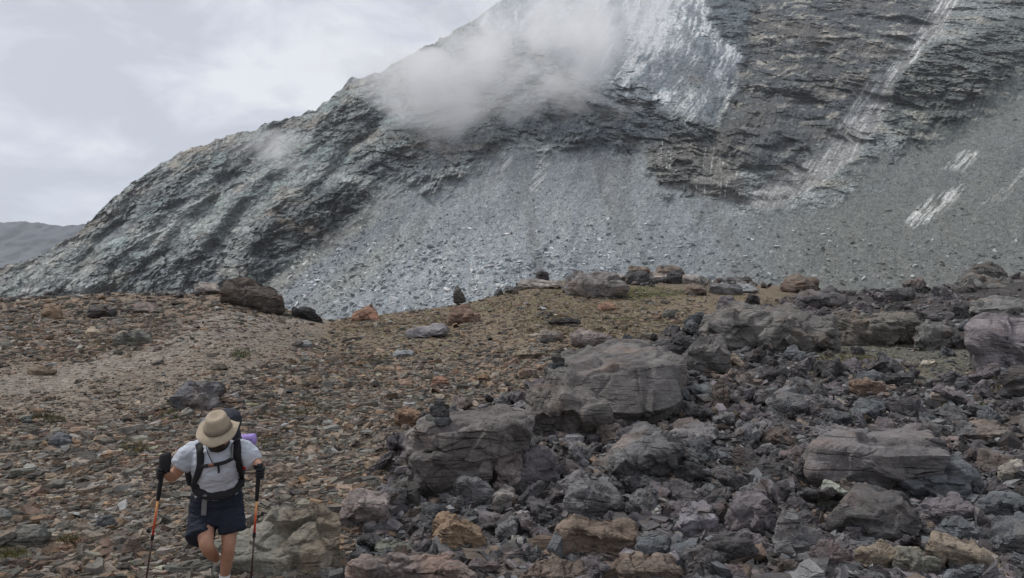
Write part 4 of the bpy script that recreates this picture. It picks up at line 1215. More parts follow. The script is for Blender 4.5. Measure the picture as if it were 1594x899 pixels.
def free(px, py, m=2, s=0):
    for (x0, y0, x1, y1), _ in HERO_BOXES:
        if x0 + m < px < x1 - m and y0 + 0.45 * (y1 - y0) < py < y1 - 1: return False
        if x0 - 0.3 * s < px < x1 + 0.3 * s and py >= y1 - 1 and py - 0.62 * s < y1 - 0.32 * (y1 - y0): return False
    return True
def dart(n, sampler, spacing, start=()):
    pts = list(start)
    tries = 0
    while len(pts) < n and tries < 40000:
        tries += 1
        q = sampler()
        if q is None: continue
        px, py, s = q
        if not free(px, py, 2, s): continue
        if all((px - a) ** 2 + ((py - b) * 1.5) ** 2 > (spacing * (s + c)) ** 2 for a, b, c in pts):
            pts.append(q)
    return pts
rr = random.Random(5)
def samp_rubble(lo, hi):
    px, py = rr.uniform(500, 1640), 446 + 470 * rr.random() ** 0.8
    if not inside([px], [py], RUBBLE)[0]: return None
    if inside([px], [py], GRAVEL_R)[0] and rr.random() < 0.93: return None
    k = (py - 440) / 460
    return px, py, (0.42 + 0.75 * k) * rr.uniform(lo, hi)
RUB = dart(150, lambda: samp_rubble(62, 112), 0.27)
RUB = dart(300, lambda: samp_rubble(30, 58), 0.28, RUB)
scatter_individuals("rubble_block", ROCK_LIB, RUB, [("purple-grey", PAL['purple']), ("grey", PAL['grey']), ("purple-grey", PAL['purple']), ("slate-grey", PAL['slate']), ("dark grey", (0.09, 0.085, 0.087)), ("blackish", PAL['dark']), ("pale grey", (0.165, 0.156, 0.16)), ("brown-grey", (0.135, 0.115, 0.105)), ("dark grey", (0.085, 0.08, 0.085))],
                    "angular block", "rock", "loose blocks of the dark rubble field", 0.45, 0.10, 0.95)
def samp_left():
    px, py = (rr.uniform(-30, 1080), rr.uniform(458, 905)) if rr.random() < 0.74 else (rr.uniform(-20, 250), rr.uniform(464, 570))
    if inside([px], [py], RUBBLE)[0]: return None
    tr = inside([px], [py], TRAIL)[0]
    if tr and rr.random() < 0.75: return None
    if inside([px], [py], MEADOW)[0] and rr.random() < 0.72: return None
    if py < np.interp(px, C_PX, C_PY) + 6: return None
    k = (py - 440) / 460
    return px, py, rr.choice((1.0, 1.0, 1.25, 1.7)) * (11 + 17 * k) * rr.uniform(0.75, 1.2)
LFT = dart(300, samp_left, 0.42)
BROWNS = [(0.160, 0.125, 0.098), (0.135, 0.118, 0.102), (0.118, 0.112, 0.100), (0.19, 0.148, 0.112), (0.095, 0.094, 0.088), (0.17, 0.12, 0.082), (0.125, 0.125, 0.108), (0.15, 0.13, 0.115), (0.075, 0.072, 0.07), (0.145, 0.105, 0.088)]
BROWNS = [tuple(1.12 * (1.05, 1.0, 0.93)[int(w_ < 1) + int(w_ < 0.97)] * (0.95 * v + 0.05 * w_ * sum(c) / 3) for v, w_ in zip(c, (1.04, 0.99, 0.95))) for c in BROWNS]
BNAMES = ["tan-brown", "brown", "grey-brown", "light tan", "grey", "rusty brown", "olive-grey", "pale brown", "dark grey", "reddish-brown"]
scatter_individuals("flat_stone", FLAT_LIB, LFT, list(zip(BNAMES, BROWNS)),
                    "flat stone", "stone", "loose flat stones of the brown slope", 0.22, 0.06, 1.5)

RDG = [(rr.choice((rr.uniform(770, 1090), rr.uniform(1090, 1600), rr.uniform(1090, 1600), rr.uniform(-20, 330))), 0) for _ in range(80)]
RDG = [(a, float(np.interp(a, C_PX, C_PY)) + rr.uniform(2.0, 9.0), rr.uniform(9, 24)) for a, _ in RDG]
scatter_individuals("ridge_stone", ROCK_LIB, RDG, [("grey", PAL['grey']), ("brown-grey", (0.15, 0.13, 0.118)), ("dark", PAL['dark']), ("pale grey", (0.175, 0.166, 0.16)), ("dark grey", (0.09, 0.086, 0.086))],
                    "crest stone", "rock", "stones lined along the crest", 0.35, 0.16, 0.95)

def debris(name, label, kind_lib, n, sampler, palette, flat, tilt, sink, smin, smax):
    px, py, s_px = sampler(n)
    d = hit(px, py)
    ok = ~np.isnan(d)
    px, py, s_px, d = px[ok], py[ok], s_px[ok], d[ok]
    u, e = ue(px, py)
    x = u * d
    d2 = d * (1 + rng.uniform(-0.004, 0.004, len(d)))
    z = ground_at(x, d2)
    s = np.clip(s_px * d / F, smin, smax)
    pos = np.stack([x, d2, z + s * sink], 1)
    pal = np.array(palette)
    c = pal[rng.integers(0, len(pal), len(s))] * np.exp(rng.normal(-0.05, 0.36, len(s)))[:, None]
    me = scatter_mesh(name, pos, s, np.clip(c, 0.015, 0.30), kind_lib, M_DEBRIS, flat, tilt)
    tag(link(name, me), label, "debris", None, "stuff")
def samp_flakes(n):
    px = rng.uniform(-60, 1100, n * 3); py = 452 + 470 * rng.random(n * 3) ** 0.9
    keep = ~inside(px, py, RUBBLE) | (rng.random(n * 3) < 0.05)
    wv = fbm(np.stack([px / 60, py / 30, px * 0], 1), 3, 120)
    tr = poly_mask(px + 20 * wv, py + 10 * wv, TRAIL, 10)
    md = poly_mask(px + 20 * wv, py + 10 * wv, MEADOW, 10)
    keep &= rng.random(n * 3) > (0.50 * tr + 0.14 * md)
    keep &= rng.random(n * 3) < 0.75 + 0.8 * wv
    i = np.nonzero(keep)[0][:n]
    k = (py[i] - 440) / 460
    s = (4.8 + 6.6 * k) * np.exp(rng.normal(0, 0.42, len(i))) * (1 - 0.40 * tr[i]) * (1 - 0.25 * md[i])
    return px[i], py[i], s
debris("slope_debris", "carpet of small flat brown and grey stones covering the slope", PLATE_LIB, 46000, samp_flakes,
       BROWNS + [(0.22, 0.175, 0.14), (0.20, 0.175, 0.15), (0.14, 0.14, 0.128), (0.21, 0.195, 0.175)], 1.25, 0.30, 0.05, 0.02, 0.34)
def samp_rub(n):
    px = rng.uniform(500, 1660, n * 3); py = 445 + 475 * rng.random(n * 3) ** 0.85
    keep = inside(px, py, RUBBLE)
    keep &= ~(inside(px, py, GRAVEL_R) & (rng.random(n * 3) < 0.8))
    i = np.nonzero(keep)[0][:n]
    k = (py[i] - 440) / 460
    return px[i], py[i], (5.0 + 11 * k) * np.exp(rng.normal(0, 0.42, len(i)))
debris("rubble_debris", "small dark stones filling the gaps between the rubble blocks", STONE_LIB, 15000, samp_rub,
       [PAL['purple'], PAL['grey'], PAL['slate'], PAL['dark'], (0.14, 0.132, 0.138), PAL['purple'], PAL['grey'], PAL['brown'], PAL['dark'], PAL['purple'], PAL['slate']], 0.9, 0.8, 0.12, 0.03, 0.5)
def samp_grit(n):
    px = rng.uniform(1220, 1560, n); py = rng.uniform(525, 605, n)
    return px, py, rng.uniform(2, 5, n)
debris("gravel", "fine greenish gravel of the open patch in the rubble", STONE_LIB, 1800, samp_grit, [(0.12, 0.118, 0.10), (0.10, 0.10, 0.09), (0.15, 0.14, 0.11)], 0.7, 0.5, 0.05, 0.02, 0.12)

# ------------------------------------------------------------------ sparse alpine grass
def grass():
    cl = []
    def patch(cx, cy, rx, ry, n, c):
        a = rng.uniform(0, 6.28, n); r = np.sqrt(rng.random(n))
        cl.append((cx + rx * r * np.cos(a), cy + ry * r * np.sin(a), np.tile(c, (n, 1))))
    G, O, Y_ = (0.085, 0.10, 0.035), (0.12, 0.105, 0.045), (0.16, 0.125, 0.06)
    patch(985, 455, 85, 9, 700, G); patch(860, 470, 190, 22, 1300, Y_); patch(620, 505, 110, 18, 600, Y_); patch(930, 510, 130, 22, 700, O)
    patch(570, 560, 40, 8, 120, O); patch(266, 648, 12, 6, 60, G); patch(12, 870, 26, 12, 150, (0.13, 0.125, 0.05)); patch(110, 845, 14, 5, 50, O)
    patch(1252, 742, 14, 9, 90, (0.10, 0.105, 0.045)); patch(1330, 560, 70, 8, 200, O); patch(210, 700, 25, 8, 70, O); patch(470, 640, 40, 14, 90, O); patch(375, 553, 14, 5, 50, G)
    patch(170, 540, 40, 10, 90, O); patch(60, 655, 40, 8, 120, (0.09, 0.085, 0.04)); patch(1555, 600, 20, 14, 80, O); patch(1490, 632, 40, 5, 80, G); patch(420, 690, 20, 8, 50, O); patch(1160, 470, 60, 8, 200, O)
    px = np.concatenate([c[0] for c in cl]); py = np.concatenate([c[1] for c in cl]); col = np.concatenate([c[2] for c in cl])
    d = hit(px, py); ok = ~np.isnan(d)
    px, py, d, col = px[ok], py[ok], d[ok], col[ok]
    u, _ = ue(px, py)
    x = u * d; z = ground_at(x, d)
    nb = 7
    n = len(x) * nb
    X = np.repeat(x, nb) + rng.normal(0, 0.035, n); Yv = np.repeat(d, nb) + rng.normal(0, 0.035, n); Z = np.repeat(z, nb) - 0.01
    h = rng.uniform(0.03, 0.085, n); a = rng.uniform(0, 6.28, n); lean = rng.normal(0, 0.6, n)
    w = rng.uniform(0.006, 0.011, n)
    p0 = np.stack([X - w * np.cos(a), Yv - w * np.sin(a), Z], 1)
    p1 = np.stack([X + w * np.cos(a), Yv + w * np.sin(a), Z], 1)
    p2 = np.stack([X + h * lean * -np.sin(a), Yv + h * lean * np.cos(a), Z + h], 1)
    V = np.stack([p0, p1, p2], 1).reshape(-1, 3)
    f = np.arange(len(V)).reshape(-1, 3)
    c = np.repeat(np.repeat(col, nb, 0) * np.exp(rng.normal(0, 0.25, n))[:, None], 3, 0)
    t = NT("dry_grass")
    at = t.n("ShaderNodeAttribute", attribute_name="Col")
    o = link("grass", np_mesh("grass", V, f, t.bsdf(at.outputs['Color'], 0.8), False, c))
    tag(o, "short dry yellow-green grass growing in patches among the stones", "grass", None, "stuff")
grass()

# ------------------------------------------------------------------ the hiker
def evaluated(o, name):
    dg = bpy.context.evaluated_depsgraph_get()
    dg.update()
    me = bpy.data.meshes.new_from_object(o.evaluated_get(dg))
    me.name = name
    old = o.data
    bpy.data.objects.remove(o)
    bpy.data.meshes.remove(old)
    return me
def skin_mesh(name, verts, edges, sub=2, root=0):
    """verts: [(Vector, radius or (rx, ry))]"""
    me = bpy.data.meshes.new(name)
    me.from_pydata([v[0][:] for v in verts], edges, [])
    o = bpy.data.objects.new(name, me)
    COL.objects.link(o)
    m = o.modifiers.new("skin", 'SKIN')
    m.use_smooth_shade = True
    m.branch_smoothing = 0.5
    for i, v in enumerate(verts):
        r = v[1] if isinstance(v[1], tuple) else (v[1], v[1])
        me.skin_vertices[0].data[i].radius = r
        me.skin_vertices[0].data[i].use_root = (i == root)
    s = o.modifiers.new("sub", 'SUBSURF')
    s.levels = sub; s.render_levels = sub
    return evaluated(o, name)
def loft_bm(bm, rings, seg=20):
    """rings: [(centre, ax, ay)] with half-axis vectors; capped tube"""
    prev = None; first = None
    for c, ax, ay in rings:
        vs = [bm.verts.new(c + ax * math.cos(2 * math.pi * k / seg) + ay * math.sin(2 * math.pi * k / seg)) for k in range(seg)]
        if prev:
            for k in range(seg):
                bm.faces.new((prev[k], prev[(k + 1) % seg], vs[(k + 1) % seg], vs[k]))
        else:
            first = vs
        prev = vs
    bm.faces.new(first[::-1]); bm.faces.new(prev)
def bm_mesh(bm, name, mat, smooth=True):
    bmesh.ops.recalc_face_normals(bm, faces=bm.faces)
    me = bpy.data.meshes.new(name)
    bm.to_mesh(me); bm.free()
    for p in me.polygons: p.use_smooth = smooth
    if mat: me.materials.append(mat)
    return me
def fused(bm, name, mat, voxel, smooth_it=6, wr=0.0, seed=0, wscale=0.07):
    bmesh.ops.recalc_face_normals(bm, faces=bm.faces)
    me = bpy.data.meshes.new(name)
    bm.to_mesh(me); bm.free()
    o = bpy.data.objects.new(name, me); COL.objects.link(o)
    r = o.modifiers.new("r", 'REMESH'); r.mode = 'VOXEL'; r.voxel_size = voxel
    sm = o.modifiers.new("s", 'SMOOTH'); sm.iterations = smooth_it; sm.factor = 0.6
    me = evaluated(o, name)
    n = len(me.vertices)
    co = np.empty(n * 3, dtype=np.float32); me.vertices.foreach_get("co", co); co = co.reshape(-1, 3)
    nr = np.empty(n * 3, dtype=np.float32); me.vertices.foreach_get("normal", nr); nr = nr.reshape(-1, 3)
    if wr:
        q = co / np.array([[wscale * 1.4, wscale, wscale * 0.55]]) + 0.6 * np.stack([fbm(co / 0.2, 2, seed + 3)] * 3, 1)
        q2 = co / np.array([[wscale * 0.55, wscale * 0.5, wscale * 0.2]]) + 1.2 * np.stack([fbm(co / 0.16, 2, seed + 5)] * 3, 1)
        co = co + nr * (wr * ridged(q, 3, seed) + 0.42 * wr * (ridged(q2, 2, seed + 9) - 0.5))[:, None]
        me.vertices.foreach_set("co", co.ravel())
    for p in me.polygons: p.use_smooth = True
    me.materials.clear(); me.materials.append(mat)
    me.update()
    return me
def px_w(p, d): return p * d / F
X_ = Vector((1, 0, 0))
M_SKIN = simple_mat("skin", (0.40, 0.215, 0.145), 0.55, 30, 0.12, 0.15, 0.002, 0.4)
M_SHIRT = simple_mat("pale_shirt_cloth", (0.46, 0.49, 0.55), 0.9, 90, 0.07, 0.3, 0.002)
M_SHORTS = simple_mat("navy_shorts_cloth", (0.014, 0.018, 0.032), 0.85, 80, 0.3, 0.3, 0.002)
M_BLACK = simple_mat("black_webbing", (0.014, 0.014, 0.017), 0.75, 120, 0.3, 0.3, 0.002)
M_PACK = simple_mat("dark_navy_packcloth", (0.022, 0.024, 0.034), 0.75, 70, 0.3, 0.3, 0.003)
M_PGREY = simple_mat("grey_packcloth", (0.13, 0.14, 0.165), 0.8, 70, 0.2, 0.3, 0.003)
M_HAT = simple_mat("khaki_felted_cloth", (0.36, 0.30, 0.225), 0.95, 55, 0.13, 0.4, 0.003)
M_BAND = simple_mat("dark_khaki_band", (0.20, 0.165, 0.13), 0.95, 70, 0.15, 0.3, 0.002)
M_HAIR = simple_mat("dark_beard_hair", (0.022, 0.016, 0.012), 0.9, 220, 0.4, 0.6, 0.003)
M_PURPLE = simple_mat("lilac_foam", (0.36, 0.27, 0.62), 0.8, 90, 0.15, 0.4, 0.004)
M_RED = simple_mat("red_cloth", (0.62, 0.03, 0.035), 0.7, 50, 0.2, 0.3, 0.003)
M_GREYS = simple_mat("grey_strap", (0.16, 0.165, 0.175), 0.8, 120, 0.2, 0.2, 0.001)
M_SOCK = simple_mat("white_sock", (0.62, 0.61, 0.60), 0.9, 160, 0.1, 0.4, 0.002)
M_SHOE = simple_mat("grey_shoe", (0.10, 0.10, 0.095), 0.8, 60, 0.3, 0.3, 0.003)
M_EYE = simple_mat("eye", (0.05, 0.035, 0.03), 0.2, 10, 0.05, 0, 0)

def build_person():
    root = link("person", None)
    root.location = pt(345, 915, 6.2)
    tag(root, "hiker in khaki sun hat, pale shirt and navy shorts, head bowed, using two poles", "person", None, "thing")
    loc = root.location.copy()
    def add(name, me, parent=root):
        me.transform(Matrix.Translation(-loc))
        o = link(name, me, parent)
        return o
    # ---- body: one continuous skin surface
    V = []; E = []
    def v(px, py, d, r, prev=None):
        V.append((pt(px, py, d), r))
        if prev is not None: E.append((prev, len(V) - 1))
        return len(V) - 1
    pel = v(338, 784, 6.26, (0.15, 0.11))
    sp = v(338, 752, 6.20, (0.135, 0.10), pel)
    ch = v(338, 716, 6.10, (0.155, 0.115), sp)
    uc = v(339, 698, 6.05, (0.12, 0.09), ch)
    nk = v(340, 689, 6.00, (0.062, 0.062), uc)
    hb = v(340, 682, 5.95, (0.078, 0.085), nk)
    ht = v(341, 665, 5.93, (0.088, 0.10), hb)
    tp = v(342, 655, 5.93, (0.055, 0.06), ht)
    fa = v(340, 689, 5.885, (0.048, 0.040), hb)          # face and jaw, tipped down
    # arms
    s1 = v(304, 699, 6.07, 0.062, uc); e1 = v(272, 738, 6.04, 0.054, s1); f1 = v(265, 743, 6.0, 0.050, e1); w1 = v(256, 733, 5.87, 0.031, f1)
    s2 = v(376, 699, 6.07, 0.062, uc); e2 = v(397, 715, 6.12, 0.052, s2); f2 = v(400, 721, 6.07, 0.047, e2); w2 = v(403, 729, 5.93, 0.031, f2)
    # legs
    h1 = v(319, 796, 6.24, 0.092, pel); k1 = v(321, 850, 6.02, 0.060, h1); c1 = v(329, 861, 6.18, 0.055, k1); a1 = v(340, 872, 6.44, 0.036, c1)
    h2 = v(358, 796, 6.24, 0.092, pel); t2 = v(357, 826, 6.19, 0.070, h2); k2 = v(356, 850, 6.14, 0.056, t2); c2 = v(353, 872, 6.20, 0.055, k2); a2 = v(349, 902, 6.24, 0.036, c2)
    me = skin_mesh("body", V, E, 2, pel)
    me.materials.append(M_SKIN)
    add("body", me)
    # face features under the brim
    for sx in (-1, 1):
        bm = bmesh.new()
        bmesh.ops.create_icosphere(bm, subdivisions=2, radius=0.013)
        bmesh.ops.translate(bm, verts=bm.verts, vec=pt(340 + sx * 6, 684, 5.852))
        add("eye", bm_mesh(bm, "eye", M_EYE))
        bm = bmesh.new()
        loft_bm(bm, [(pt(340 + sx * 15.5, 676, 5.93), Vector((0.012, 0, 0)), Vector((0, 0.012, 0.004))), (pt(340 + sx * 16.5, 680, 5.93), Vector((0.014, 0, 0)), Vector((0, 0.022, 0.006))), (pt(340 + sx * 15.5, 686, 5.92), Vector((0.010, 0, 0)), Vector((0, 0.012, 0.004)))], 10)
        add("ear", bm_mesh(bm, "ear", M_SKIN))
    me = skin_mesh("nose", [(pt(340, 684, 5.855), 0.011), (pt(340, 690, 5.825), 0.017), (pt(340, 691.5, 5.85), 0.011)], [(0, 1), (1, 2)], 2)
    me.materials.append(M_SKIN); add("nose", me)
    bm = bmesh.new()
    loft_bm(bm, [(pt(340, 692, 5.835), X_ * 0.030, Vector((0, 0.02, 0.01))), (pt(340, 695, 5.86), X_ * 0.055, Vector((0, 0.05, 0.012))), (pt(340, 698, 5.87), X_ * 0.050, Vector((0, 0.05, 0.012))), (pt(340, 702, 5.90), X_ * 0.022, Vector((0, 0.02, 0.008)))], 16)
    add("beard", fused(bm, "beard", M_HAIR, 0.008, 2, 0.004, 5, 0.03))
    bm = bmesh.new()
    loft_bm(bm, [(pt(340, 684, 6.02), X_ * 0.088, Vector((0, 0.085, 0.02))), (pt(340, 692, 5.99), X_ * 0.090, Vector((0, 0.09, 0.02))), (pt(340, 699, 5.95), X_ * 0.062, Vector((0, 0.07, 0.02)))], 20)
    add("neck_scarf", fused(bm, "neck_scarf", M_BLACK, 0.01, 3, 0.004, 9, 0.04))
    # ---- hat: tipped towards the viewer
    hc = pt(340, 671, 5.93)
    up = Vector((0.03, -0.46, 0.885)).normalized(); hx = Vector((1, 0, -0.03)).normalized(); hy = up.cross(hx)
    hat = link("sun_hat", None, root)
    bm = bmesh.new()
    rings = []
    for h, rx, ry in ((0.0, 0.097, 0.114), (0.03, 0.095, 0.112), (0.07, 0.090, 0.106), (0.10, 0.085, 0.099), (0.118, 0.076, 0.088), (0.122, 0.060, 0.070), (0.112, 0.035, 0.042), (0.102, 0.012, 0.014)):
        rings.append((hc + up * (h + 0.035), hx * rx * 0.95, hy * ry * 0.95))
    loft_bm(bm, rings, 28)
    add("crown", bm_mesh(bm, "crown", M_HAT), hat)
    bm = bmesh.new()
    loft_bm(bm, [(hc + up * (h + 0.035), hx * (0.1025 - 0.02 * h), hy * (0.1195 - 0.02 * h)) for h in (0.002, 0.012, 0.024, 0.034)], 28)
    add("hat_band", bm_mesh(bm, "hat_band", M_BAND), hat)
    bm = bmesh.new()
    SEG = 48; loops = []
    for lvl, (rr_, hh) in enumerate(((0.095, 0.036), (0.122, 0.031), (0.142, 0.024), (0.163, 0.013), (0.168, 0.007), (0.162, 0.005), (0.140, 0.017), (0.118, 0.024), (0.095, 0.029))):
        lp = []
        for k in range(SEG):
            a = 2 * math.pi * k / SEG
            t = max(0, (rr_ - 0.095) / 0.09)
            wave = t * (0.030 * math.cos(2 * a) + 0.016 * math.sin(3 * a + 1.0) + 0.014 * math.sin(5 * a + 0.4) * t)
            lp.append(bm.verts.new(hc + hx * (math.cos(a) * rr_) + hy * (math.sin(a) * (rr_ + 0.015)) + up * (hh + wave)))
        loops.append(lp)
    for A, B_ in zip(loops, loops[1:] + loops[:1]):
        for k in range(SEG): bm.faces.new((A[k], A[(k + 1) % SEG], B_[(k + 1) % SEG], B_[k]))
    add("brim", bm_mesh(bm, "brim", M_HAT), hat)
    # ---- shirt
    bm = bmesh.new()
    def ring(px, py, d, hw, depth, tilt=0.25):
        return (pt(px, py, d), X_ * px_w(hw, d), Vector((0, depth, depth * tilt)))
    loft_bm(bm, [ring(340, 689, 6.03, 15, 0.080), ring(340, 693, 6.05, 29, 0.105), ring(339, 699, 6.07, 39, 0.125), ring(338, 712, 6.08, 39, 0.150), ring(337, 730, 6.11, 35, 0.155), ring(337, 746, 6.17, 33, 0.150), ring(337, 758, 6.21, 35, 0.150), ring(337, 765, 6.22, 34, 0.146)], 32)
    def limb(P, R):
        rg = []
        for i, p in enumerate(P):
            t = (P[min(i + 1, len(P) - 1)] - P[max(i - 1, 0)]).normalized()
            a = t.cross(Vector((0, 1, 0))).normalized(); b = t.cross(a).normalized()
            rg.append((p, a * R[i], b * R[i]))
        loft_bm(bm, rg, 20)
    limb([pt(314, 701, 6.09), pt(301, 703, 6.08), pt(290, 713, 6.07), pt(281, 725, 6.06)], [0.090, 0.092, 0.083, 0.080])
    limb([pt(366, 700, 6.09), pt(378, 702, 6.09), pt(388, 709, 6.10), pt(396, 717, 6.12)], [0.090, 0.088, 0.080, 0.076])
    shirt_me = fused(bm, "shirt", M_SHIRT, 0.010, 3, 0.015, 21, 0.12)
    tree = BVHTree.FromPolygons([q.co.copy() for q in shirt_me.vertices], [tuple(p.vertices) for p in shirt_me.polygons])
    add("shirt", shirt_me)
    # ---- shorts
    bm = bmesh.new()
    loft_bm(bm, [ring(337, 762, 6.23, 35, 0.150, 0.12), ring(337, 770, 6.23, 37, 0.155, 0.12), ring(337, 784, 6.25, 39, 0.150, 0.1), ring(337, 800, 6.25, 41, 0.150, 0.1), ring(337, 810, 6.24, 40, 0.14, 0.1)], 32)
    limb([pt(320, 796, 6.24), pt(316, 812, 6.20), pt(313, 828, 6.14), pt(311, 838, 6.09)], [0.115, 0.113, 0.106, 0.108])
    limb([pt(356, 796, 6.24), pt(359, 808, 6.22), pt(361, 818, 6.20), pt(362, 827, 6.19)], [0.113, 0.112, 0.108, 0.108])
    shorts_me = fused(bm, "shorts", M_SHORTS, 0.010, 3, 0.015, 31, 0.13)
    stree = BVHTree.FromPolygons([q.co.copy() for q in shorts_me.vertices], [tuple(p.vertices) for p in shorts_me.polygons])
    add("shorts", shorts_me)
    # ---- socks and shoes
    for (ax, ay, ad, cx_, cy_, cd, toe) in ((349, 906, 6.24, 350, 890, 6.23, Vector((-0.02, -0.20, -0.03))), (341, 875, 6.46, 337, 867, 6.34, Vector((-0.03, -0.13, -0.17)))):
        A = pt(ax, ay, ad); Cc = pt(cx_, cy_, cd)
        bm = bmesh.new()
        t = (A - Cc).normalized(); a = t.cross(Vector((0, 1, 0.1))).normalized(); b = t.cross(a).normalized()
        loft_bm(bm, [(Cc + t * q, a * r, b * r) for q, r in ((0.02, 0.044), (0.05, 0.044), (0.10, 0.042), (0.13, 0.042))], 16)
        add("sock", bm_mesh(bm, "sock", M_SOCK))
        bm = bmesh.new()
        H = A + t * 0.05
        fw = toe.normalized(); sd_ = fw.cross(t).normalized(); upv = -t
        loft_bm(bm, [(H - fw * 0.06 + upv * q[3], sd_ * q[1] , upv * q[2]) if False else (H + fw * q[0] + upv * q[3], sd_ * q[1], upv * q[2]) for q in ((-0.075, 0.025, 0.03, 0.0), (-0.06, 0.038, 0.05, 0.01), (0.0, 0.045, 0.058, 0.012), (0.08, 0.048, 0.042, -0.006), (0.15, 0.05, 0.034, -0.014), (0.20, 0.04, 0.024, -0.02), (0.215, 0.02, 0.012, -0.024))], 18)
        sh = add("shoe", bm_mesh(bm, "shoe", M_SHOE))
        bm = bmesh.new()
        loft_bm(bm, [(H + fw * q[0] - upv * 0.046, sd_ * q[1], upv * 0.013) for q in ((-0.08, 0.03), (-0.055, 0.044), (0.05, 0.052), (0.15, 0.055), (0.205, 0.042), (0.222, 0.02))], 16)
        add("sole", bm_mesh(bm, "sole", M_BLACK), sh)

    # ---- gloved hands closed round the pole grips
    def hand(grip, axis, wrist, side):
        """grip = point on the pole, axis = up the pole, wrist = wrist position"""
        out_ = (wrist - grip); out_ -= axis * out_.dot(axis); out_.normalize()
        tan = axis.cross(out_) * side
        Rg = 0.034
        def on(deg, h, r=Rg):
            a = math.radians(deg)
            return grip + axis * h + out_ * (math.cos(a) * r) + tan * (math.sin(a) * r)
        V = [(wrist, 0.032), (on(10, 0.0, 0.055), (0.024, 0.040)), (on(40, 0.0, 0.046), (0.020, 0.040))]
        E = [(0, 1), (1, 2)]
        for k, (h, ln) in enumerate(((0.036, 0.95), (0.012, 1.0), (-0.012, 0.96), (-0.034, 0.85))):
            base = len(V)
            V += [(on(70, h, 0.040), 0.0125), (on(70 + 55 * ln, h - 0.002, 0.036), 0.012), (on(70 + 120 * ln, h - 0.004, 0.034), 0.011), (on(70 + 170 * ln, h - 0.005, 0.033), 0.0095)]
            E += [(2, base), (base, base + 1), (base + 1, base + 2), (base + 2, base + 3)]
        base = len(V)
        V += [(on(-25, 0.030, 0.048), 0.015), (on(-70, 0.050, 0.040), 0.0125), (on(-125, 0.058, 0.034), 0.0105)]
        E += [(1, base), (base, base + 1), (base + 1, base + 2)]
        me = skin_mesh("glove", V, E, 2, 1)
        me.materials.append(M_BLACK)
        add("glove", me)
    return root, tree, stree, hand, add
person, shirt_tree, shorts_tree, make_hand, add_p = build_person()

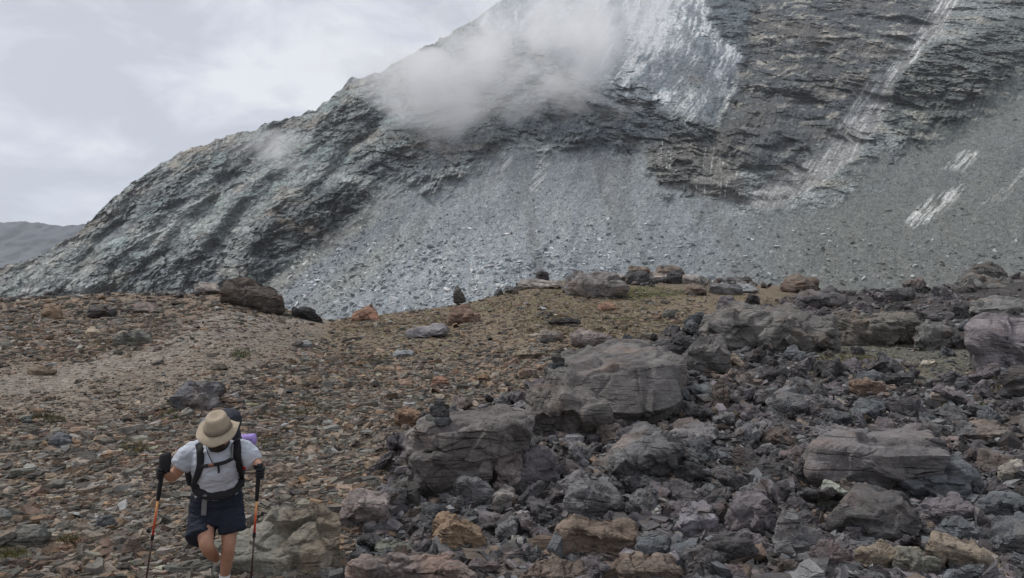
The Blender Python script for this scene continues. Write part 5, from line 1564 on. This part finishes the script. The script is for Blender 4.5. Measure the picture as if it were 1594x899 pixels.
# ---- trekking poles
def pole(top, grip, direction_px, label, wrist, side, flare):
    ax_dn = (pt(*direction_px) - pt(*top)).normalized()
    T0 = pt(*top)
    # tip on the ground
    L_ = 1.28
    for q in np.linspace(0.9, 1.6, 140):
        p = T0 + ax_dn * q
        if p.z <= float(ground_at(np.array([p.x]), np.array([p.y]))[0]):
            L_ = q; break
    root = link("trekking_pole", None)
    root.location = T0 + ax_dn * L_
    tag(root, label, "trekking pole", "trekking poles held by the hiker", "thing")
    org = root.location.copy()
    a = ax_dn.cross(Vector((0, 1, 0))).normalized(); b = ax_dn.cross(a)
    def tube(name, rs, mat, parent=root, smooth=True):
        bm = bmesh.new()
        loft_bm(bm, [(T0 + ax_dn * q - org, a * r, b * r) for q, r in rs], 14)
        return link(name, bm_mesh(bm, name, mat, smooth), parent)
    g = pole_grip = tube("grip", ((0, 0.016), (0.012, 0.021), (0.04, 0.019), (0.07, 0.0165), (0.10, 0.019), (0.13, 0.0165), (0.16, 0.018), (0.30, 0.0145), (0.305, 0.011)), M_BLACK)
    t = NT("pole_upper_paint")
    tcn = t.n("ShaderNodeTexCoord"); sx = t.n("ShaderNodeSeparateXYZ")
    t.l(tcn.outputs['Generated'], sx.inputs[0])
    rp_ = t.n("ShaderNodeValToRGB")
    rp_.color_ramp.elements[0].color = (0.55, 0.03, 0.022, 1); rp_.color_ramp.elements[0].position = 0.12
    rp_.color_ramp.elements[1].color = (0.66, 0.36, 0.10, 1); rp_.color_ramp.elements[1].position = 0.95
    q_ = rp_.color_ramp.elements.new(0.55); q_.color = (0.62, 0.14, 0.045, 1)
    t.l(sx.outputs[2], rp_.inputs[0])
    m_up = t.bsdf(rp_.outputs[0], 0.4, None, 0, 0, 0.5)
    up_len = 0.30 if flare else 0.27
    up_s = tube("upper_shaft", ((0.295, 0.0088), (0.30 + up_len, 0.0088)), m_up)
    tube("locking_collar", ((0.295 + up_len, 0.011), (0.30 + up_len, 0.0125), (0.335 + up_len, 0.0125), (0.34 + up_len, 0.010)), M_BLACK)
    tube("lower_shaft", ((0.33 + up_len, 0.0075), (L_ - 0.08, 0.007)), simple_mat("pole_lower_paint", (0.05, 0.022, 0.022), 0.45, 30, 0.2, 0.0, 0.001, 0.5))
    tube("basket", ((L_ - 0.085, 0.008), (L_ - 0.08, 0.030), (L_ - 0.072, 0.032), (L_ - 0.066, 0.009)), M_BLACK)
    tube("tip", ((L_ - 0.07, 0.006), (L_ - 0.01, 0.004), (L_ + 0.01, 0.003)), M_GREYS)
    make_hand(T0 + ax_dn * grip, -ax_dn, pt(*wrist), side)
    # wrist strap
    bm = bmesh.new()
    if flare:
        d0_ = top[2]
        outl = [(247, 722), (248, 707), (257, 704.5), (266.5, 703.5), (267, 718), (265, 730), (258, 738), (249, 734)]
        rings = []
        for off, sc_ in ((-0.028, 0.72), (-0.018, 0.96), (0.012, 1.0), (0.030, 0.8)):
            rings.append([bm.verts.new(pt(257 + (px - 257) * sc_, 720 + (py - 720) * sc_, d0_ + off + 0.01) - org) for px, py in outl])
        for A, B_ in zip(rings, rings[1:]):
            for k in range(len(outl)): bm.faces.new((A[k], A[(k + 1) % len(outl)], B_[(k + 1) % len(outl)], B_[k]))
        bm.faces.new(rings[0][::-1]); bm.faces.new(rings[-1])
        me = bm_mesh(bm, "wrist_strap", M_BLACK, True)
    else:
        w = pt(*wrist) - org; tt = (T0 + ax_dn * 0.02) - org
        pts = [tt, (tt + w) / 2 + Vector((0.02, -0.01, 0.03)), w + Vector((0.035, 0, 0.02)), w + Vector((0.03, 0.0, -0.03)), (tt + w) / 2 + Vector((0.02, 0, -0.04))]
        loft_bm(bm, [(p, Vector((0, 0.014, 0.004)), Vector((0.003, 0, 0.003))) for p in pts], 8)
        me = bm_mesh(bm, "wrist_strap", M_BLACK, True)
    link("wrist_strap", me, g)
    return root
pole((254, 722, 5.84), 0.07, (228, 899, 5.95), "trekking pole held by the gloved hand under the flared black strap", (259, 738, 5.90), 1, True)
pole((403.5, 722, 5.90), 0.07, (391, 899, 5.98), "trekking pole held by the gloved hand beside the red pouch", (402, 727, 5.97), -1, False)

# ---- backpack and its harness
def build_pack():
    root = link("backpack", None)
    root.location = pt(340, 770, 6.42)
    tag(root, "black and grey hiking backpack worn by the hiker, straps across the shirt", "backpack", None, "thing")
    org = root.location.copy()
    def add(name, me, parent=root):
        me.transform(Matrix.Translation(-org))
        return link(name, me, parent)
    def ring(px, py, d, hw, depth, tilt=0.2):
        return (pt(px, py, d), X_ * px_w(hw, d), Vector((0, depth, depth * tilt)))
    bm = bmesh.new()
    loft_bm(bm, [ring(339, 772, 6.46, 30, 0.10), ring(338, 750, 6.42, 41, 0.13), ring(338, 720, 6.36, 42, 0.135), ring(340, 692, 6.30, 36, 0.13), ring(342, 672, 6.26, 30, 0.12), ring(342, 660, 6.25, 24, 0.11)], 28)
    add("pack_body", fused(bm, "pack_body", M_PACK, 0.014, 4, 0.010, 41, 0.14))
    bm = bmesh.new()
    loft_bm(bm, [ring(350, 668, 6.24, 22, 0.10), ring(352, 655, 6.24, 23, 0.125), ring(352, 645, 6.24, 19, 0.115), ring(351, 639, 6.24, 9, 0.06)], 24)
    add("top_lid", fused(bm, "top_lid", M_PACK, 0.010, 5, 0.008, 43, 0.10))
    bm = bmesh.new()
    loft_bm(bm, [ring(321, 668, 6.22, 8, 0.07), ring(322, 658, 6.22, 10, 0.09), ring(325, 651, 6.22, 8, 0.08), ring(327, 648, 6.22, 3, 0.03)], 18)
    add("side_bag", fused(bm, "side_bag", M_PGREY, 0.008, 4, 0.005, 45, 0.08))
    bm = bmesh.new()
    loft_bm(bm, [ring(300, 752, 6.34, 6, 0.06), ring(299, 735, 6.32, 9, 0.085), ring(300, 718, 6.30, 9, 0.085), ring(303, 705, 6.30, 5, 0.05)], 18)
    add("side_pocket", fused(bm, "side_pocket", M_BLACK, 0.008, 4, 0.004, 46, 0.08))
    bm = bmesh.new()
    loft_bm(bm, [ring(382, 728, 6.22, 3.5, 0.04), ring(382.5, 722, 6.22, 4.6, 0.045), ring(380.5, 714, 6.22, 2.2, 0.03)], 14)
    add("red_pouch", fused(bm, "red_pouch", M_RED, 0.006, 3, 0.002, 47, 0.05))
    def band(name, pts, width, mat, trees=(shirt_tree, shorts_tree), lift=0.012, thick=0.007, parent=root):
        """a flat strap lying on the clothes: pts are sight lines dropped onto the cloth"""
        P = []
        sub = []
        for (a0, b0), (a1, b1) in zip(pts, pts[1:]):
            for k in range(5): sub.append((a0 + (a1 - a0) * k / 5, b0 + (b1 - b0) * k / 5))
        sub.append(pts[-1])
        dl = 6.0
        for px, py in sub:
            dirv = pt(px, py, 1.0).normalized()
            best = None
            for t_ in trees:
                h = t_.ray_cast(Vector((0, 0, 0)), dirv)
                if h[0] is not None and (best is None or h[3] < best[3]): best = h
            if best: dl = best[0].y
            P.append(pt(px, py, dl - lift))
        for _ in range(2):
            P = [P[0]] + [(P[i - 1] + P[i] * 2 + P[i + 1]) / 4 for i in range(1, len(P) - 1)] + [P[-1]]
        bm = bmesh.new()
        rg = []
        for i, p in enumerate(P):
            t = (P[min(i + 1, len(P) - 1)] - P[max(i - 1, 0)]).normalized()
            n = Vector((0, -1, 0.25)); n = (n - t * n.dot(t)).normalized()
            sd_ = t.cross(n).normalized()
            rg.append((p, sd_ * width / 2, n * thick))
        loft_bm(bm, rg, 10)
        return add(name, bm_mesh(bm, name, mat, True), parent)
    band("shoulder_strap", [(309, 690), (311, 700), (312, 714), (311, 728), (306, 742), (300, 752)], 0.060, M_BLACK, thick=0.012)
    band("shoulder_strap", [(368, 686), (369, 698), (369, 712), (371, 726), (375, 742), (374, 756)], 0.070, M_BLACK, thick=0.012)
    band("load_strap", [(362, 692), (361, 704), (361, 716)], 0.020, M_GREYS, lift=0.018)
    band("sternum_strap", [(312, 726), (326, 724), (340, 722), (352, 719), (364, 712)], 0.030, M_BLACK, lift=0.018)
    band("buckle", [(325, 724.5), (333, 723)], 0.026, simple_mat("brown_buckle", (0.16, 0.06, 0.035), 0.5, 20, 0.1, 0, 0.001), lift=0.03)
    band("tube_cord", [(321, 696), (324, 706), (331, 721)], 0.007, M_BLACK, lift=0.016, thick=0.004)
    band("whistle", [(340, 726), (340.5, 731), (340.5, 736)], 0.018, M_BLACK, lift=0.018)
    band("hip_belt", [(304, 752), (306, 762), (318, 769), (336, 770), (352, 769), (366, 760), (375, 746)], 0.085, M_BLACK, lift=0.014, thick=0.014)
    band("belt_strap", [(303, 770), (312, 771), (322, 771)], 0.018, M_GREYS, lift=0.032)
    band("belt_tail", [(319, 774), (318, 786), (317, 802)], 0.045, M_GREYS, lift=0.012, thick=0.004)
    # rolled mat across the back: rests in the pack's straps
    A, B2 = pt(318, 690, 6.50), pt(397, 683, 6.50)
    t = (B2 - A).normalized(); a = t.cross(Vector((0, 1, 0))).normalized(); b = t.cross(a)
    mat_root = link("rolled_mat", None)
    mat_root.location = (A + B2) / 2
    tag(mat_root, "lilac foam mat rolled up behind the hiker's shoulders", "foam mat", None, "thing")
    bm = bmesh.new()
    n = 26
    rg = [(A + t * ((B2 - A).length * k / n) - mat_root.location, a * (0.052 if k % 2 else 0.047), b * (0.052 if k % 2 else 0.047)) for k in range(n + 1)]
    loft_bm(bm, rg, 22)
    link("foam_roll", bm_mesh(bm, "foam_roll", M_PURPLE, True), mat_root)
    for f_ in (0.3, 0.7):
        bm = bmesh.new()
        c = A + (B2 - A) * f_ - mat_root.location
        loft_bm(bm, [(c + t * q, a * 0.056, b * 0.056) for q in (-0.012, 0.012)], 22)
        link("mat_strap", bm_mesh(bm, "mat_strap", M_BLACK, True), mat_root)
build_pack()

# ------------------------------------------------------------------ mist clinging to the face, and the air
def mist(name, label, boxes_px, d, depth, dens, nscale, seed):
    """soft-edged cloud bank: an ellipsoid of drifting vapour"""
    x0, y0, x1, y1 = boxes_px
    c = pt((x0 + x1) / 2, (y0 + y1) / 2, d)
    r = Vector(((x1 - x0) / 2 * d / F, depth / 2, (y1 - y0) / 2 * d / F))
    bm = bmesh.new()
    bmesh.ops.create_icosphere(bm, subdivisions=4, radius=1.0)
    bmesh.ops.scale(bm, verts=bm.verts, vec=r)
    me = bpy.data.meshes.new(name); bm.to_mesh(me); bm.free()
    t = NT(name + "_vapour")
    tcn = t.n("ShaderNodeTexCoord")
    mpn = t.n("ShaderNodeMapping")
    mpn.inputs['Scale'].default_value = tuple(1 / q for q in r)
    t.l(tcn.outputs['Object'], mpn.inputs['Vector'])
    ln = t.n("ShaderNodeVectorMath", operation='LENGTH')
    t.l(mpn.outputs[0], ln.inputs[0])
    mq = t.n("ShaderNodeMapping")
    mq.inputs['Location'].default_value = (seed * 7.7, seed * 3.1, 0)
    mq.inputs['Scale'].default_value = (1.0, 1.0, 1.25)
    t.l(tcn.outputs['Object'], mq.inputs['Vector'])
    nz_ = t.noise(mq.outputs[0], nscale, 7, 0.6, 0.5)
    fall = t.rng(ln.outputs['Value'], 0.0, 1.0, 0.82, -0.25)
    dd = t.math('ADD', fall, t.math('MULTIPLY', t.math('SUBTRACT', nz_, 0.5), 4.2))
    dn_ = t.math('MULTIPLY', t.rng(dd, 0.15, 1.15, 0.0, 1.0), dens)
    dn_ = t.math('MULTIPLY', dn_, t.rng(ln.outputs['Value'], 0.45, 1.0, 1.0, 0.0))
    vol = t.n("ShaderNodeVolumePrincipled")
    vol.inputs['Color'].default_value = (0.995, 0.995, 1.0, 1)
    vol.inputs['Anisotropy'].default_value = 0.0
    t.l(dn_, vol.inputs['Density'])
    t.l(vol.outputs[0], t.o.inputs['Volume'])
    me.materials.append(t.m)
    o = link(name, me)
    o.location = c
    tag(o, label, "cloud", None, "stuff")
    return o
mist("cloud", "white cloud bank drifting across the upper mountain face", (420, -80, 1090, 285), 525, 130, 0.075, 0.018, 1)
mist("cloud", "thin cloud veil over the streaked slab at the top", (720, -90, 1150, 120), 610, 110, 0.050, 0.025, 2)
mist("cloud", "small wisp of cloud on the left spur", (325, 185, 525, 280), 480, 60, 0.06, 0.05, 3)
mist("cloud", "faint mist below the far ridge at left", (-120, 376, 150, 430), 1500, 250, 0.0007, 0.012, 4)

def haze():
    bm = bmesh.new()
    bmesh.ops.create_cube(bm, size=1.0)
    me = bpy.data.meshes.new("haze"); bm.to_mesh(me); bm.free()
    t = NT("clear_mountain_air")
    vol = t.n("ShaderNodeVolumePrincipled")
    vol.inputs['Color'].default_value = (0.90, 0.945, 1.0, 1)
    vol.inputs['Density'].default_value = 0.00009
    t.l(vol.outputs[0], t.o.inputs['Volume'])
    me.materials.append(t.m)
    me.validate()
    o = link("haze", me)
    lo, hi = Vector((-4200, -60, -120)), Vector((4200, 4300, 1500))
    o.location = (lo + hi) / 2
    o.scale = hi - lo
    tag(o, "pale haze of the mountain air", None, None, "stuff")
haze()
